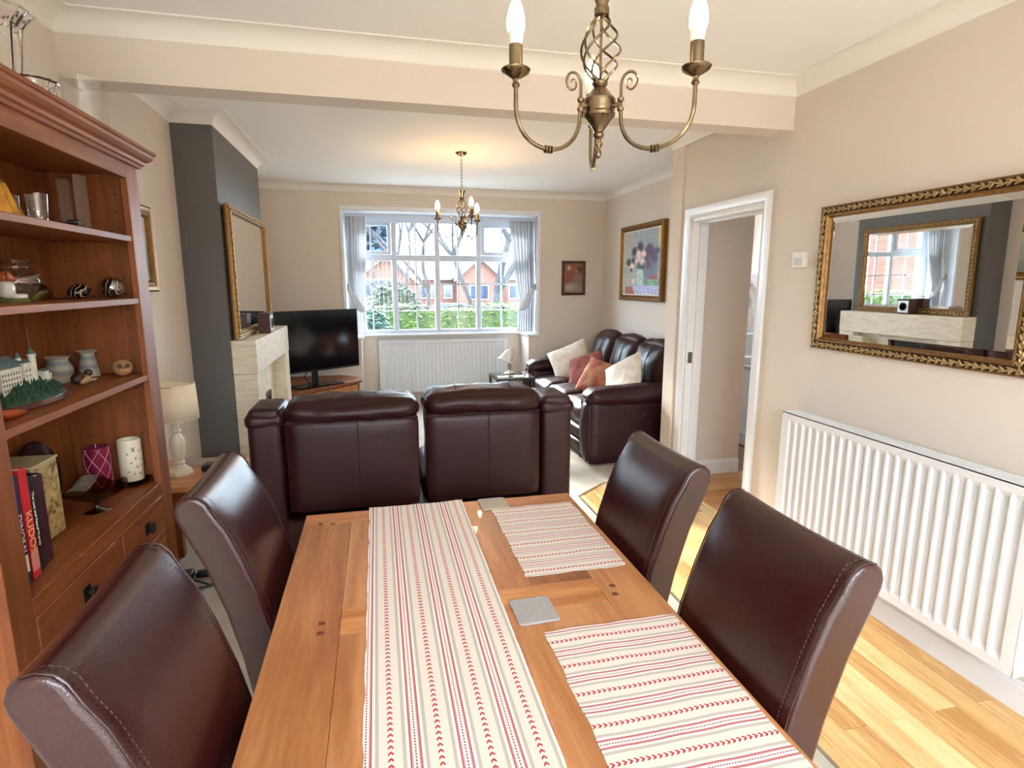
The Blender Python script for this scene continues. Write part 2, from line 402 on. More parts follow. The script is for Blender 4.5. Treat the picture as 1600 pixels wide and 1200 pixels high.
MB().box(XR+.05, XR+.085, DY0+.001, DY0+.006, 0, DZ-.03).box(XR+.05, XR+.085, DY1-.035, DY1-.02, 0, DZ-.03).box(XR+.05, XR+.085, DY0+.02, DY1-.02, DZ-.037, DZ-.02).build('door_stop', MT['gloss'], dr)
tag(B(XR+.012, XR+.045, DY1-.0245, DY1-.0215, .93, 1.01).build('keeper_plate', plain('steel', rgb(120, 118, 112), .35, 1), dr), 'metal keeper plate')
# --- hall beyond the door: stairs with handrail and balusters
struct(B(4.2, 4.32, 2.7, 7.0, 0, H).build('wall_hall_end', MT['wall'], smooth=False))
struct(B(2.79, 4.2, 6.3, 6.42, 0, H).build('wall_hall_front', MT['wall'], smooth=False))
st = thing('staircase', 'white painted staircase with balusters seen through the open doorway', 'staircase', (3.5, 4.9, 0))
MB().prism([(3.9, 0), (6.3, 0), (6.3, .72), (3.9, .72)], 'x', 3.32, 3.36).build('side_panel', MT['gloss'], st)
MB().prism([(4.0, .72), (6.3, .72), (6.3, .745), (4.0, .745)], 'x', 3.30, 3.38).build('string_capping', plain('grey_capping', rgb(150, 148, 146), .4), st)
MB().prism([(3.9, .0), (6.3, 0), (6.3, .115), (3.9, .115)], 'x', 3.305, 3.32).build('plinth', MT['gloss'], st)
MB().prism([(3.95, .82), (5.6, 2.3), (5.6, 2.37), (3.95, .89)], 'x', 3.31, 3.37).build('handrail', MT['gloss'], st)
MB().prism([(3.95, .70), (5.6, 2.18), (5.6, 2.05), (3.95, .57)], 'x', 3.33, 3.36).build('string', MT['gloss'], st)
bp = MB().box(3.327, 3.353, 4.06, 4.086, .79, 1.0).build('baluster', MT['gloss'], st)
for i in range(1, 12):
    yy = 4.06+i*.11; share(bp, (3.34, yy+.013, .79+(yy-4.06)*.897), st)
for i in range(9):
    MB().box(3.37, 4.19, 4.05+i*.23, 4.33+i*.23, .0+i*.2, .2+i*.2).build('tread', MT['gloss'], st)
struct(B(3.1, 4.19, 6.27, 6.30, 1.0, 2.1).build('trim_20', MT['gloss']))
area('hall_fill_lamp', (3.45, 5.9, 2.0), (-.15, -1, -.3), .8, .8, 24, (.85, .93, 1))  # area lamp added to brighten the hall

# ================================================================== WINDOW
win = struct(MB().box(RX0, RX1, YW-.005, YW+.06, RZ0, RZ0+.045).box(RX0, RX1, YW-.005, YW+.06, 2.205, RZ1).box(RX0, RX0+.05, YW, YW+.06, RZ0, RZ1).box(RX1-.10, RX1, YW, YW+.06, RZ0, RZ1).build('window_1', MT['upvc'], bevel=.004))
mx = [.22, .7225, 1.225]; x_l, x_r = -.283, 1.725; TZ = 1.795
for m_ in mx: B(m_-.03, m_+.03, YW+.0, YW+.06, RZ0+.04, 2.21).build('mullion', MT['upvc'], win, bevel=.006)
B(RX0+.04, RX1-.08, YW+.002, YW+.058, TZ-.035, TZ+.035).build('transom', MT['upvc'], win, bevel=.006)
cols = [(x_l, mx[0]-.03), (mx[0]+.03, mx[1]-.03), (mx[1]+.03, mx[2]-.03), (mx[2]+.03, x_r+.05)]
for i, (xa, xb) in enumerate(cols):
    for top in (0, 1):
        za, zb = (TZ+.035, 2.205) if top else (RZ0+.045, TZ-.035)
        fx0, fx1, fz0, fz1 = xa, xb, za, zb
        if top and i in (0, 3):      # opening casements
            t = .045
            MB().box(xa+.004, xa+t, YW-.012, YW+.04, za+.004, zb-.004).box(xb-t, xb-.004, YW-.012, YW+.04, za+.004, zb-.004).box(xa+t, xb-t, YW-.012, YW+.04, za+.004, za+t).box(xa+t, xb-t, YW-.012, YW+.04, zb-t, zb-.004).build('casement_frame', MT['upvc'], win, bevel=.004)
            fx0, fx1, fz0, fz1 = xa+t, xb-t, za+t, zb-t
            mm = (xa+xb)/2; tag(B(mm-.01, mm+.12, YW-.035, YW-.012, za+.008, za+.022).build('window_stay', MT['upvc'], win, bevel=.003))
        pn = B(fx0, fx1, YW+.026, YW+.030, fz0, fz1).build('pane', MT['pane'], win, smooth=False)
        gb = MB(); mm = (xa+xb)/2
        gb.box(mm-.009, mm+.009, YW+.020, YW+.036, fz0, fz1)
        if not top:
            for q in (1/3, 2/3): zz = fz0+(fz1-fz0)*(q); gb.box(fx0, fx1, YW+.020, YW+.036, zz-.009, zz+.009)
        gb.build('glazing_bar', MT['upvc'], win)
# sill board that follows the recess, bullnosed
sl_ = MB().box(RX0, RX1, YB+.02, YW, RZ0-.022, RZ0)
sl_ = MB().prism([(RX0, YB-.02), (LX0+.025, YB-.02), (LX0+.025, YB+.06), (LX0+.025, YW-.05), (LX1-.025, YW-.05), (LX1-.025, YB-.02), (RX1, YB-.02), (RX1, YW), (RX0, YW)], 'z', RZ0-.024, RZ0)
struct(sl_.build('window_1_sill', MT['gloss'], bevel=.006))
bpy.data.objects['window_1_sill'].name = 'trim_21'
MB().box(RX0+.0005, RX0+.012, YB+.001, YW-.001, RZ0+.001, RZ1-.015).box(RX1-.012, RX1-.0005, YB+.001, YW-.001, RZ0+.001, RZ1-.015).box(RX0+.0005, RX1-.0005, YB+.001, YW-.001, RZ1-.0145, RZ1-.0005).build('reveal_lining', MT['gloss'], win, bevel=.003)
MB().box(RX0-.02, RX0+.012, YB-.016, YB, RZ0-.02, RZ1-.031).box(RX1-.04, RX1+.004, YB-.016, YB, RZ0-.02, RZ1-.031).box(RX0-.02, RX1+.004, YB-.016, YB, RZ1-.03, RZ1+.02).build('reveal_edge', MT['gloss'], win, bevel=.004)
struct(MB().box(LX0-.012, LX0+.001, YB-.008, YB+.02, 0, RZ0-.024).build('trim_22', MT['gloss']))
# curtain track
tr = thing('curtain_track', 'white curtain track along the top of the window recess', 'curtain rail', (.77, YB+.16, RZ1-.06))
B(RX0+.02, RX1-.02, YB+.15, YB+.17, RZ1-.075, RZ1-.045).build('track', MT['upvc'], tr)
B(RX0+.02, RX1-.02, YB+.36, YB+.38, RZ1-.11, RZ1-.015).build('pelmet_board', MT['upvc'], tr)
# curtains -------------------------------------------------------------
a = M('curtain_stripe', .9, spec=.15, Transmission_Weight=0.0)
g = a.n('ShaderNodeUVMap'); sp = a.n('ShaderNodeSeparateXYZ'); a.link(g.outputs[0], sp.inputs[0]); u = X(a.t, sp.outputs[0])
s1 = (u*13).fract(); st_ = (s1-.5).abs().lt(.13); s2 = (s1-.92).abs().lt(.05)
c0 = a.mix(st_, rgb(234, 234, 234), rgb(176, 184, 194)); a.col(a.mix(s2, c0, rgb(150, 140, 128)))
tl = a.n('ShaderNodeBsdfTranslucent'); tl.inputs[0].default_value = (.74, .77, .82, 1); mxs = a.n('ShaderNodeMixShader'); mxs.inputs[0].default_value = .35
a.link(a.b.outputs[0], mxs.inputs[1]); a.link(tl.outputs[0], mxs.inputs[2]); a.link(mxs.outputs[0], a.out.inputs[0]); CURT = a.m
def curtain(label, side):
    # side -1: hangs at the low-x end; +1 at the high-x end. tied back to the outer edge
    ox = RX0+.03 if side < 0 else RX1-.03; d = -side
    root = thing('curtain', label, 'curtain', (ox+d*.12, YB+.2, RZ0), 'tied-back window curtains')
    zt, zb, zk = RZ1-.05, RZ0+.012, 1.33
    wt = .22 if side < 0 else .30
    def wid(z):
        if z > zk: t = (z-zk)/(zt-zk); return (wt*.62 if side > 0 else wt*.75)+(wt-(wt*.62 if side > 0 else wt*.75))*t**.7
        t = (zk-z)/(zk-zb); return (wt*.62 if side > 0 else wt*.75)+(.02)*t
    def fn(uu, vv):
        z = zb+(zt-zb)*vv; wd = wid(z); g_ = math.exp(-((z-zk)/.10)**2)
        x = ox+d*wd*uu; ph = uu*2*PI*(7 if side > 0 else 6)
        am = .028*(1-.6*g_)*(.7+.3*math.sin(uu*5+1)); y = YB+.20+am*math.sin(ph+.5*math.sin(z*3))+.02*math.sin(z*4+uu*6)-.02*g_
        if vv > .96: y += .006*math.sin(ph*2)
        return (x+.008*math.cos(ph), y, z)
    mb = MB().grid(fn, 96, 40); o = mb.build('drape', CURT, root, ang=180, solid=.004)
    uv = o.data.uv_layers.new(name='UVMap')
    for lp in o.data.loops:
        i = lp.vertex_index; uv.data[lp.index].uv = ((i % 97)/96*(.8 if side < 0 else 1), (i//97)/40)
    pts = []
    for i in range(17):
        t = i/16; x = ox+d*(wid(zk)+.015)*t; pts.append((x-d*.01, YB+.145-.02*math.sin(t*PI), zk+.14-.26*t+.05*math.sin(t*PI)*-1))
    v = []
    for i, p in enumerate(pts):
        t = i/16; hh = .034+.040*math.sin(PI*min(1, t*1.05)); v += [(p[0], p[1], p[2]-hh), (p[0]+.0, p[1]-.012, p[2]), (p[0], p[1], p[2]+hh)]
    f = [];
    for i in range(16):
        for k in range(2): f.append((i*3+k, i*3+k+1, (i+1)*3+k+1, (i+1)*3+k))
    tb = MB().add(v, f).build('tieback', CURT, root, ang=180, solid=.01); uv = tb.data.uv_layers.new(name='UVMap')
    for lp in tb.data.loops: uv.data[lp.index].uv = (.02, .5)
    MB().tube([(ox, YB+.13, zk+.16), (ox, YB+.10, zk+.15), (ox, YB+.10, zk+.10), (ox, YB+.13, zk+.09)], .004).build('hook', MT['brass'], root)
    if side > 0: MB().tube([(ox+.012, YB+.10, zt), (ox+.012, YB+.10, zb+.04)], .0025, 6).build('draw_cord', MT['white_plastic'], root)
    return root
curtain('narrow striped cream curtain tied back behind the television', -1)
curtain('wide striped cream curtain tied back on the sofa side of the window', 1)

# ================================================================== OUTSIDE
grass = plain('gravel', rgb(120, 116, 108), .95, var=.2, sc=40); road = plain('tarmac', rgb(74, 76, 80), .9)
struct(B(-40, 40, 7.3, 14, -1.0, -.35).build('garden_ground', grass, smooth=False))
struct(B(-60, 60, 14, 90, -1.6, -1.25).build('street_ground', road, smooth=False))
struct(B(-40, 40, -30, YR-.15, -.5, -.15).build('rear_garden_ground', plain('patio_slabs', rgb(180, 172, 160), .9), smooth=False))
fnc = thing('sky_block_fence', 'unseen brown board fence added behind the camera to block the rear sky', 'fence', (0, -7, -.15))  # added out of view to cut the rear sky's reflection in the window panes
fb = B(-8, -7.86, -7.04, -7.0, -.15, 2.3).build('board', plain('sky_block_board', rgb(96, 74, 56), .8, var=.2), fnc)
for i in range(1, 110): share(fb, (-7.93+i*.15, -7.02, -.15), fnc)
leafA = plain('hedge_leaf', rgb(66, 92, 22), .6, var=.35, sc=2.5); leafB = plain('shrub_leaf', rgb(30, 58, 46), .6, var=.3, sc=3)
bark = plain('bark', rgb(40, 40, 42), .9, var=.2)
def leaves(n, fn, size, rnd):
    v = []; f = []
    for i in range(n):
        p = Vector(fn()); a1 = rnd.uniform(0, 2*PI); tl = rnd.uniform(-1, 1)
        u = Vector((math.cos(a1), math.sin(a1), tl*.6)).normalized(); w_ = u.cross(Vector((rnd.uniform(-1, 1), rnd.uniform(-1, 1), 1))).normalized(); s_ = size*rnd.uniform(.6, 1.3)
        k = len(v); v += [p-u*s_, p+w_*s_*.5, p+u*s_, p-w_*s_*.5]; f.append((k, k+1, k+2, k+3))
    return MB().add(v, f)
rn = random.Random(3)
hd = thing('hedge', 'clipped yellow-green hedge beyond the window', 'hedge', (0, 12.3, -.35))
def hf():
    s_ = rn.choice((0, 0, 0, 1)); x = rn.uniform(-6, 8)
    return (x, 12.0+.06*rn.random(), rn.uniform(-.35, .97+.05*math.sin(x*3))) if s_ == 0 else (x, rn.uniform(12, 12.6), .99+.05*math.sin(x*3)+rn.uniform(-.03, .05))
o = leaves(9000, hf, .045, rn).build('foliage', leafA, hd, smooth=False); o['kind'] = 'stuff'
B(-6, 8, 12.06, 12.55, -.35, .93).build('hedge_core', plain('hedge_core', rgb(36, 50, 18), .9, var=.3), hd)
def shrub(name, label, c, rx, rz, n, size, mat, cat='shrub'):
    t = thing(name, label, cat, (c[0], c[1], -.35))
    def fn():
        th = rn.uniform(0, 2*PI); ph = math.acos(rn.uniform(-1, 1)); r = rn.uniform(.8, 1.05)
        return (c[0]+rx*r*math.sin(ph)*math.cos(th), c[1]+rx*r*math.sin(ph)*math.sin(th), c[2]+rz*r*math.cos(ph))
    o = leaves(n, fn, size, rn).build('foliage', mat, t, smooth=False); o['kind'] = 'stuff'
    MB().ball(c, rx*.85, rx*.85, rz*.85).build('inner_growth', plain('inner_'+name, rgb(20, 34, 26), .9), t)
    MB().tube([(c[0], c[1], -1.25), (c[0], c[1], c[2])], .06, 6).build('stem', bark, t)
shrub('conifer', 'rounded blue-green conifer beside the hedge', (-.04, 10.6, .35), .3, .72, 1500, .05, leafB)
shrub('laurel', 'dark leafy evergreen bush in front of the gabled house', (.5, 19, .7), .85, .8, 2200, .09, leafB)
shrub('laurel_bush', 'low dark green shrub under the bare tree', (3.6, 20, .3), 1.4, .5, 1800, .09, plain('dark_leaf', rgb(24, 46, 30), .7, var=.3))
shrub('blue_fir', 'tall blue-grey fir showing in the top casement', (-.1, 30, 4.7), 1.2, 2.0, 1800, .2, plain('fir_leaf', rgb(44, 76, 104), .8, var=.25), 'tree')
def bare_tree(label, x, y, z0, h, seed, lean=0, r0=.16, depth=7):
    t = thing('bare_tree', label, 'tree', (x, y, z0), 'leafless trees beyond the window'); rd = random.Random(seed)
    trunk = MB(); br = MB(); 
    def grow(p, d, L, r, k):
        q = p+d*L*.5+Vector((rd.uniform(-1, 1), rd.uniform(-1, 1), 0))*L*.06; e = q+(d+Vector((rd.uniform(-1, 1), rd.uniform(-1, 1), .2))*.18).normalized()*L*.5
        (trunk if k <= 1 else br).tube([p, q, e], [r, r*.85, r*.7], 6 if k < 3 else 4, cap=False)
        if k >= depth: return
        for i in range(2 if k < 1 else 3):
            a1 = rd.uniform(0, 2*PI); sp_ = rd.uniform(.45, .9)
            nd = (d+Vector((math.cos(a1), math.sin(a1)*.6, rd.uniform(-.15, .35)))*sp_).normalized()
            grow(e, nd, L*rd.uniform(.66, .86), r*.66, k+1)
    grow(Vector((x, y, z0)), Vector((lean, 0, 1)).normalized(), h, r0, 0)
    trunk.build('trunk', bark, t); o = br.build('branches', bark, t); o['kind'] = 'stuff'
bare_tree('forked leafless tree in front of the houses, nearest the wide curtain', 3.5, 17.5, -1.25, 2.5, 5, .02, .2)
bare_tree('slender leafless tree in the middle of the window view', 1.8, 22, -1.25, 2.4, 11, 0, .12)
bare_tree('leafless tree standing behind the conifer', 1.3, 27, -1.25, 3.0, 21, .05, .15)
bare_tree('small twiggy leafless tree filling the upper middle panes', 3.0, 19, -1.25, 2.2, 33, -.05, .11, 8)
# houses ---------------------------------------------------------------
a = M('red_brick', .9, spec=.15); bt = a.n('ShaderNodeTexBrick'); bt.inputs['Scale'].default_value = 1.0
bt.inputs['Color1'].default_value = rgb(98, 54, 44); bt.inputs['Color2'].default_value = rgb(80, 44, 36); bt.inputs['Mortar'].default_value = rgb(96, 86, 78)
bt.inputs['Brick Width'].default_value = .225; bt.inputs['Row Height'].default_value = .075; bt.inputs['Mortar Size'].default_value = .012
a.link(a.coord('Object', rot=(PI/2, 0, 0)), bt.inputs['Vector']); a.col(bt.outputs[0]); BRICK = a.m
slate = plain('grey_roof_tile', rgb(56, 64, 78), .8, var=.12, sc=3); wtrim = plain('white_trim', rgb(150, 150, 150), .6); dglass = plain('dark_window', rgb(30, 44, 60), .1)
def hx(px, yy): return yy*math.tan(YAW+math.atan((px-800)/F*1.0))*1.0
def hwin(p, x0, x1, y, z0, z1, n=2):
    fr_ = B(x0, x1, y-.06, y+.02, z0, z1).build('window', wtrim, p)
    for i in range(n):
        w_ = (x1-x0-.1)/n; B(x0+.05+i*w_+.04, x0+.05+(i+1)*w_-.04, y-.08, y-.055, z0+.1, z1-.1).build('window_pane', dglass, fr_)
h1 = thing('brick_house', 'red brick house with a white-edged gable seen through the low-x panes', 'house', (.5, 45, -1.3)); h1['label'] = 'red brick house whose white-edged gable rises behind the evergreen bush'
gx0, gx1, ap = -1.5, 2.9, 1.3
MB().prism([(gx0, -1.3), (gx1, -1.3), (gx1, 1.7), ((gx0+gx1)/2, 3.5), (gx0, 1.7)], 'y', 45, 47).build('gable_wall', BRICK, h1, smooth=False)
for s_ in (-1, 1):
    xm = (gx0+gx1)/2; xe = xm+s_*2.7
    MB().prism([(xm, 3.72), (xe, 1.55), (xe, 1.3), (xm, 3.42)], 'y', 44.6, 44.9).build('barge_board', wtrim, h1, smooth=False)
    MB().prism([(xm, 3.8), (xe, 1.63), (xe, 1.55), (xm, 3.7)], 'y', 44.7, 49.4).build('roof_slope', slate, h1, smooth=False)
hwin(h1, -.9, 1.3, 44.95, .3, 1.85, 4)
h2 = thing('terraced_house', 'long red brick house with small white windows and a grey tiled roof', 'house', (9, 50, -1.3))
B(3.5, 16, 50, 56, -1.3, 1.9).build('front_wall', BRICK, h2, smooth=False)
MB().prism([(49.6, 1.8), (53.5, 4.6), (57, 1.8)], 'x', 3.4, 16.2).build('roof', slate, h2, smooth=False)
MB().prism([(6.8, -1.3), (10.4, -1.3), (10.4, 2.0), (8.6, 3.6), (6.8, 2.0)], 'y', 48.4, 51).build('gable_wall', BRICK, h2, smooth=False)
for s_ in (-1, 1): MB().prism([(8.6, 3.9), (8.6+s_*2.2, 1.9), (8.6+s_*2.2, 1.65), (8.6, 3.6)], 'y', 48.0, 48.3).build('barge_board', wtrim, h2, smooth=False)
for s_ in (-1, 1): MB().prism([(8.6, 4.0), (8.6+s_*2.2, 2.0), (8.6+s_*2.2, 1.9), (8.6, 3.88)], 'y', 48.1, 54).build('roof_slope', slate, h2, smooth=False)
for xx in (3.6, 4.6, 5.7): hwin(h2, xx, xx+.75, 49.95, .2, 1.5, 1)
hwin(h2, 7.7, 9.4, 48.35, .1, 1.4, 2)
hwin(h2, 11.5, 13, 49.95, .1, 1.4, 2)
def car(label, x, y, c):
    t = thing('parked_car', label, 'car', (x, y, -1.25), 'cars parked across the street')
    cm = plain('car_paint_'+str(int(x*10)), c, .25, var=.02)
    MB().prism([(x-2.1, -1.0), (x+2.1, -1.0), (x+2.1, -.55), (x+1.3, -.4), (x+.7, .05), (x-1.2, .08), (x-1.9, -.4), (x-2.1, -.5)], 'y', y-.8, y+.8).build('body', cm, t, bevel=.08)
    MB().prism([(x+1.1, -.4), (x+.62, 0), (x-1.1, .02), (x-1.6, -.4)], 'y', y-.82, y-.79).build('side_window', dglass, t)
    for wx in (-1.3, 1.3): MB().lathe([(.3, 0), (.3, .2)], (x+wx, y-.85, -.97), 16, (0, 1, 0)).build('wheel', MT['black'], t)
car('blue car parked behind the hedge near the evergreen bush', 2.6, 40, rgb(50, 70, 104))
car('dark blue car parked behind the hedge under the long house', 5.6, 42, rgb(30, 44, 80))

# neighbour's brick house beside the front garden (seen only in the mirrors)
h3 = thing('neighbour_house', 'tall red brick neighbouring house beside the front garden, seen only in mirrors', 'house', (15, 18, -1.3))
B(13, 19, 14, 22, -1.0, 5).build('brick_wall', BRICK, h3, smooth=False)
MB().prism([(12.7, 5), (19.3, 5), (16, 7.5)], 'y', 13.7, 22.3).build('roof', slate, h3, smooth=False)
# ================================================================== FURNITURE
SL, CL = MT['sofa_leather'], MT['chair_leather']
# ---- dining table ----------------------------------------------------
TX0, TX1, TY0, TY1, TT = -.245, .63, .31, 1.81, .77
tb = thing('dining_table', 'honey oak dining table with pegged boards, laid with a striped runner', 'table', ((TX0+TX1)/2, (TY0+TY1)/2, 0))
def brd(x0, x1, y0, y1, m='oak'): B(x0+.0004, x1-.0004, y0+.0004, y1-.0004, TT-.028, TT).build('board', MT[m], tb, bevel=.0007, seg=2, smooth=True)
brd(TX0, TX1, TY1-.085, TY1, 'oakx'); brd(TX0, TX1, TY0, TY0+.085, 'oakx')
ym = (1.135, 1.235)
xs = [TX0, -.105, .03, .20, .345, .50, TX1]
brd(TX0, -.105, TY0+.085, TY1-.085); brd(.50, TX1, TY0+.085, TY1-.085)
for i in range(1, 5):
    brd(xs[i], xs[i+1], ym[1], TY1-.085); brd(xs[i], xs[i+1], TY0+.085, ym[0])
brd(-.105, .50, ym[0], ym[1], 'oakx')
pg = B(-.151, -.137, 1.182, 1.194, TT-.001, TT+.0007).build('peg', plain('dark_peg', rgb(96, 50, 26), .5), tb)
for (x, y) in ((-.144, 1.151), (.535, 1.19), (.526, 1.153), (-.195, 1.731), (-.159, 1.725), (-.144, .62), (.53, .62)):
    share(pg, (x, y, TT-.001), tb)
MB().box(TX0+.05, TX0+.075, TY0+.06, TY1-.06, .66, TT-.03).box(TX1-.075, TX1-.05, TY0+.06, TY1-.06, .66, TT-.03).box(TX0+.05, TX1-.05, TY0+.06, TY0+.085, .66, TT-.03).box(TX0+.05, TX1-.05, TY1-.085, TY1-.06, .66, TT-.03).build('apron', MT['oak'], tb)
for x in (TX0+.04, TX1-.12):
    for y in (TY0+.05, TY1-.13): MB().prism([(x, y), (x+.08, y), (x+.08, y+.08), (x, y+.08)], 'z', 0.0115, TT-.03).build('leg', MT['oak'], tb, bevel=.004)

# ---- striped cloths --------------------------------------------------
def striped(name, across, period, off, pitch, flip=1, span=None):
    """woven stripes: across = 0 if the stripes repeat along local x, 1 along local y"""
    a = M(name, .9, spec=.15); c = a.n('ShaderNodeTexCoord'); sp_ = a.n('ShaderNodeSeparateXYZ'); a.link(c.outputs['Object'], sp_.inputs[0])
    ux = X(a.t, sp_.outputs[across]); ul = X(a.t, sp_.outputs[1-across])*flip
    q = (ux/period+off).fract()                      # 0 = middle of the triple line
    t = ((q+.5).fract()-.5).abs(); h = q-.5          # t: distance to triple line, h: signed distance to the hearts' line
    white = t.lt(.175); redl = (t-.105).abs().lt(.017); redt = (t-.075).abs().lt(.008); wl = (t-.150).abs().lt(.016); grey = (t-.225).abs().lt(.036)
    lv = (ul/(pitch*.5)).fract(); dash = (t.lt(.017)*lv.lt(.62)) if True else None
    pos = ((ul/pitch).fract()-.5)*pitch              # along, in metres
    hx_ = (h*period).abs()                           # across, in metres
    # heart-like chevron: a band that bends back with distance from its axis
    lead = pos+hx_*1.05; ch = lead.lt(.0046)*lead.gt(-.0002)*hx_.lt(.0044)
    base = a.mix(grey, rgb(222, 212, 202), rgb(182, 176, 170)); base = a.mix(t.lt(.125), base, rgb(234, 228, 222)); base = a.mix(wl, base, rgb(236, 230, 224))
    base = a.mix(redl.max(redt), base, rgb(172, 72, 86)); base = a.mix(dash, base, rgb(150, 60, 90)); base = a.mix(ch, base, rgb(176, 34, 58))
    nz = a.noise(a.world(), 700, 2, .7); base = a.mix(nz*.15, base, rgb(186, 178, 170)); a.col(base); a.bump(nz, .25, .0006)
    return a.m
def cloth(name, label, cat, x0, x1, y0, y1, mat, seed, rz=0, group=None):
    cx_, cy0_ = (x0+x1)/2, (y0+y1)/2; rd = random.Random(seed); ph = [rd.uniform(0, 6) for _ in range(6)]
    def z(x, y): return TT+.0022+.0012*math.sin(x*23+ph[0])*math.sin(y*17+ph[1])+.0007*math.sin(x*60+y*31+ph[2])
    def e(u): return .0016*math.sin(u*41+ph[3])+.001*math.sin(u*90+ph[4])
    nx = int((x1-x0)/.02); ny = int((y1-y0)/.02)
    def fn(u, v):
        x = x0+(x1-x0)*u; y = y0+(y1-y0)*v
        if u in (0, 1): x += e(y)
        if v in (0, 1): y += e(x+3)
        c_, s_ = math.cos(rz), math.sin(rz); dx, dy = x-cx_, y-cy0_
        return (cx_+dx*c_-dy*s_, cy0_+dx*s_+dy*c_, max(TT+.0016, z(x, y)))
    mb = MB().grid(fn, nx, ny); nv = len(mb.v)
    mb.v += [(p[0], p[1], TT+.0003) for p in mb.v]; mb.f += [tuple(i+nv for i in f[::-1]) for f in mb.f]
    ring = [i for i in range(nx+1)]+[(j+1)*(nx+1)-1 for j in range(1, ny+1)]+[ny*(nx+1)+i for i in range(nx-1, -1, -1)]+[j*(nx+1) for j in range(ny-1, 0, -1)]
    for i in range(len(ring)): p, q = ring[i], ring[(i+1) % len(ring)]; mb.f.append((p, p+nv, q+nv, q))
    o = mb.build(name, mat, ang=60); return tag(o, label, cat, group)
# runner local x origin at its centre (.104): triple stripe at -.04+... -> phase
P_ = .0775
cloth('table_runner', 'long cream table runner with lengthwise red heart and grey stripes', 'table runner', -.050, .256, .36, 1.822, striped('runner_weave', 0, P_, -(-.1485)/P_*1.0 % 1, .0125, 1), 2)
PM = [cloth('placemat', 'striped placemat at the far corner of the table beside the small coaster', 'placemat', .338, .612, 1.277, 1.722, striped('mat_weave_far', 1, .0775, .10, .0100, 1), 3, .0, 'striped placemats'),
      cloth('placemat', 'striped placemat nearest the camera, in front of the radiator-side front chair', 'placemat', .318, .620, .60, 1.045, striped('mat_weave_near', 1, .0775, .12, .0100, 1), 4, .0, 'striped placemats')]
cst = M('grey_leatherette', .55, spec=.3); cn = cst.noise(cst.world(), 300, 2); cst.col(cst.ramp(cn, [(.3, rgb(150, 148, 148)), (.7, rgb(166, 164, 164))])); cst.bump(cn, .2, .0005)
def rrect(cx_, cy0_, w_, h_, r, rz=0, n=5):
    o = []
    for sx, sy, a0 in ((1, 1, 0), (-1, 1, PI/2), (-1, -1, PI), (1, -1, 3*PI/2)):
        for i in range(n+1):
            t = a0+PI/2*i/n; x = sx*(w_/2-r)+r*math.cos(t); y = sy*(h_/2-r)+r*math.sin(t)
            o.append((cx_+x*math.cos(rz)-y*math.sin(rz), cy0_+x*math.sin(rz)+y*math.cos(rz)))
    return o
tag(MB().prism(rrect(.318, 1.127, .094, .098, .009, .03), 'z', TT+.0002, TT+.0052).build('coaster', cst.m, bevel=.0012), 'grey square coaster between the two placemats', 'coaster', 'grey coasters on the dining table')
tag(MB().prism(rrect(.353, 1.765, .092, .092, .009, .02), 'z', TT+.0002, TT+.0052).build('coaster', plain('taupe_coaster', rgb(172, 160, 146), .55), bevel=.0012), 'taupe coaster at the far end of the table touching the placemat', 'coaster', 'grey coasters on the dining table')

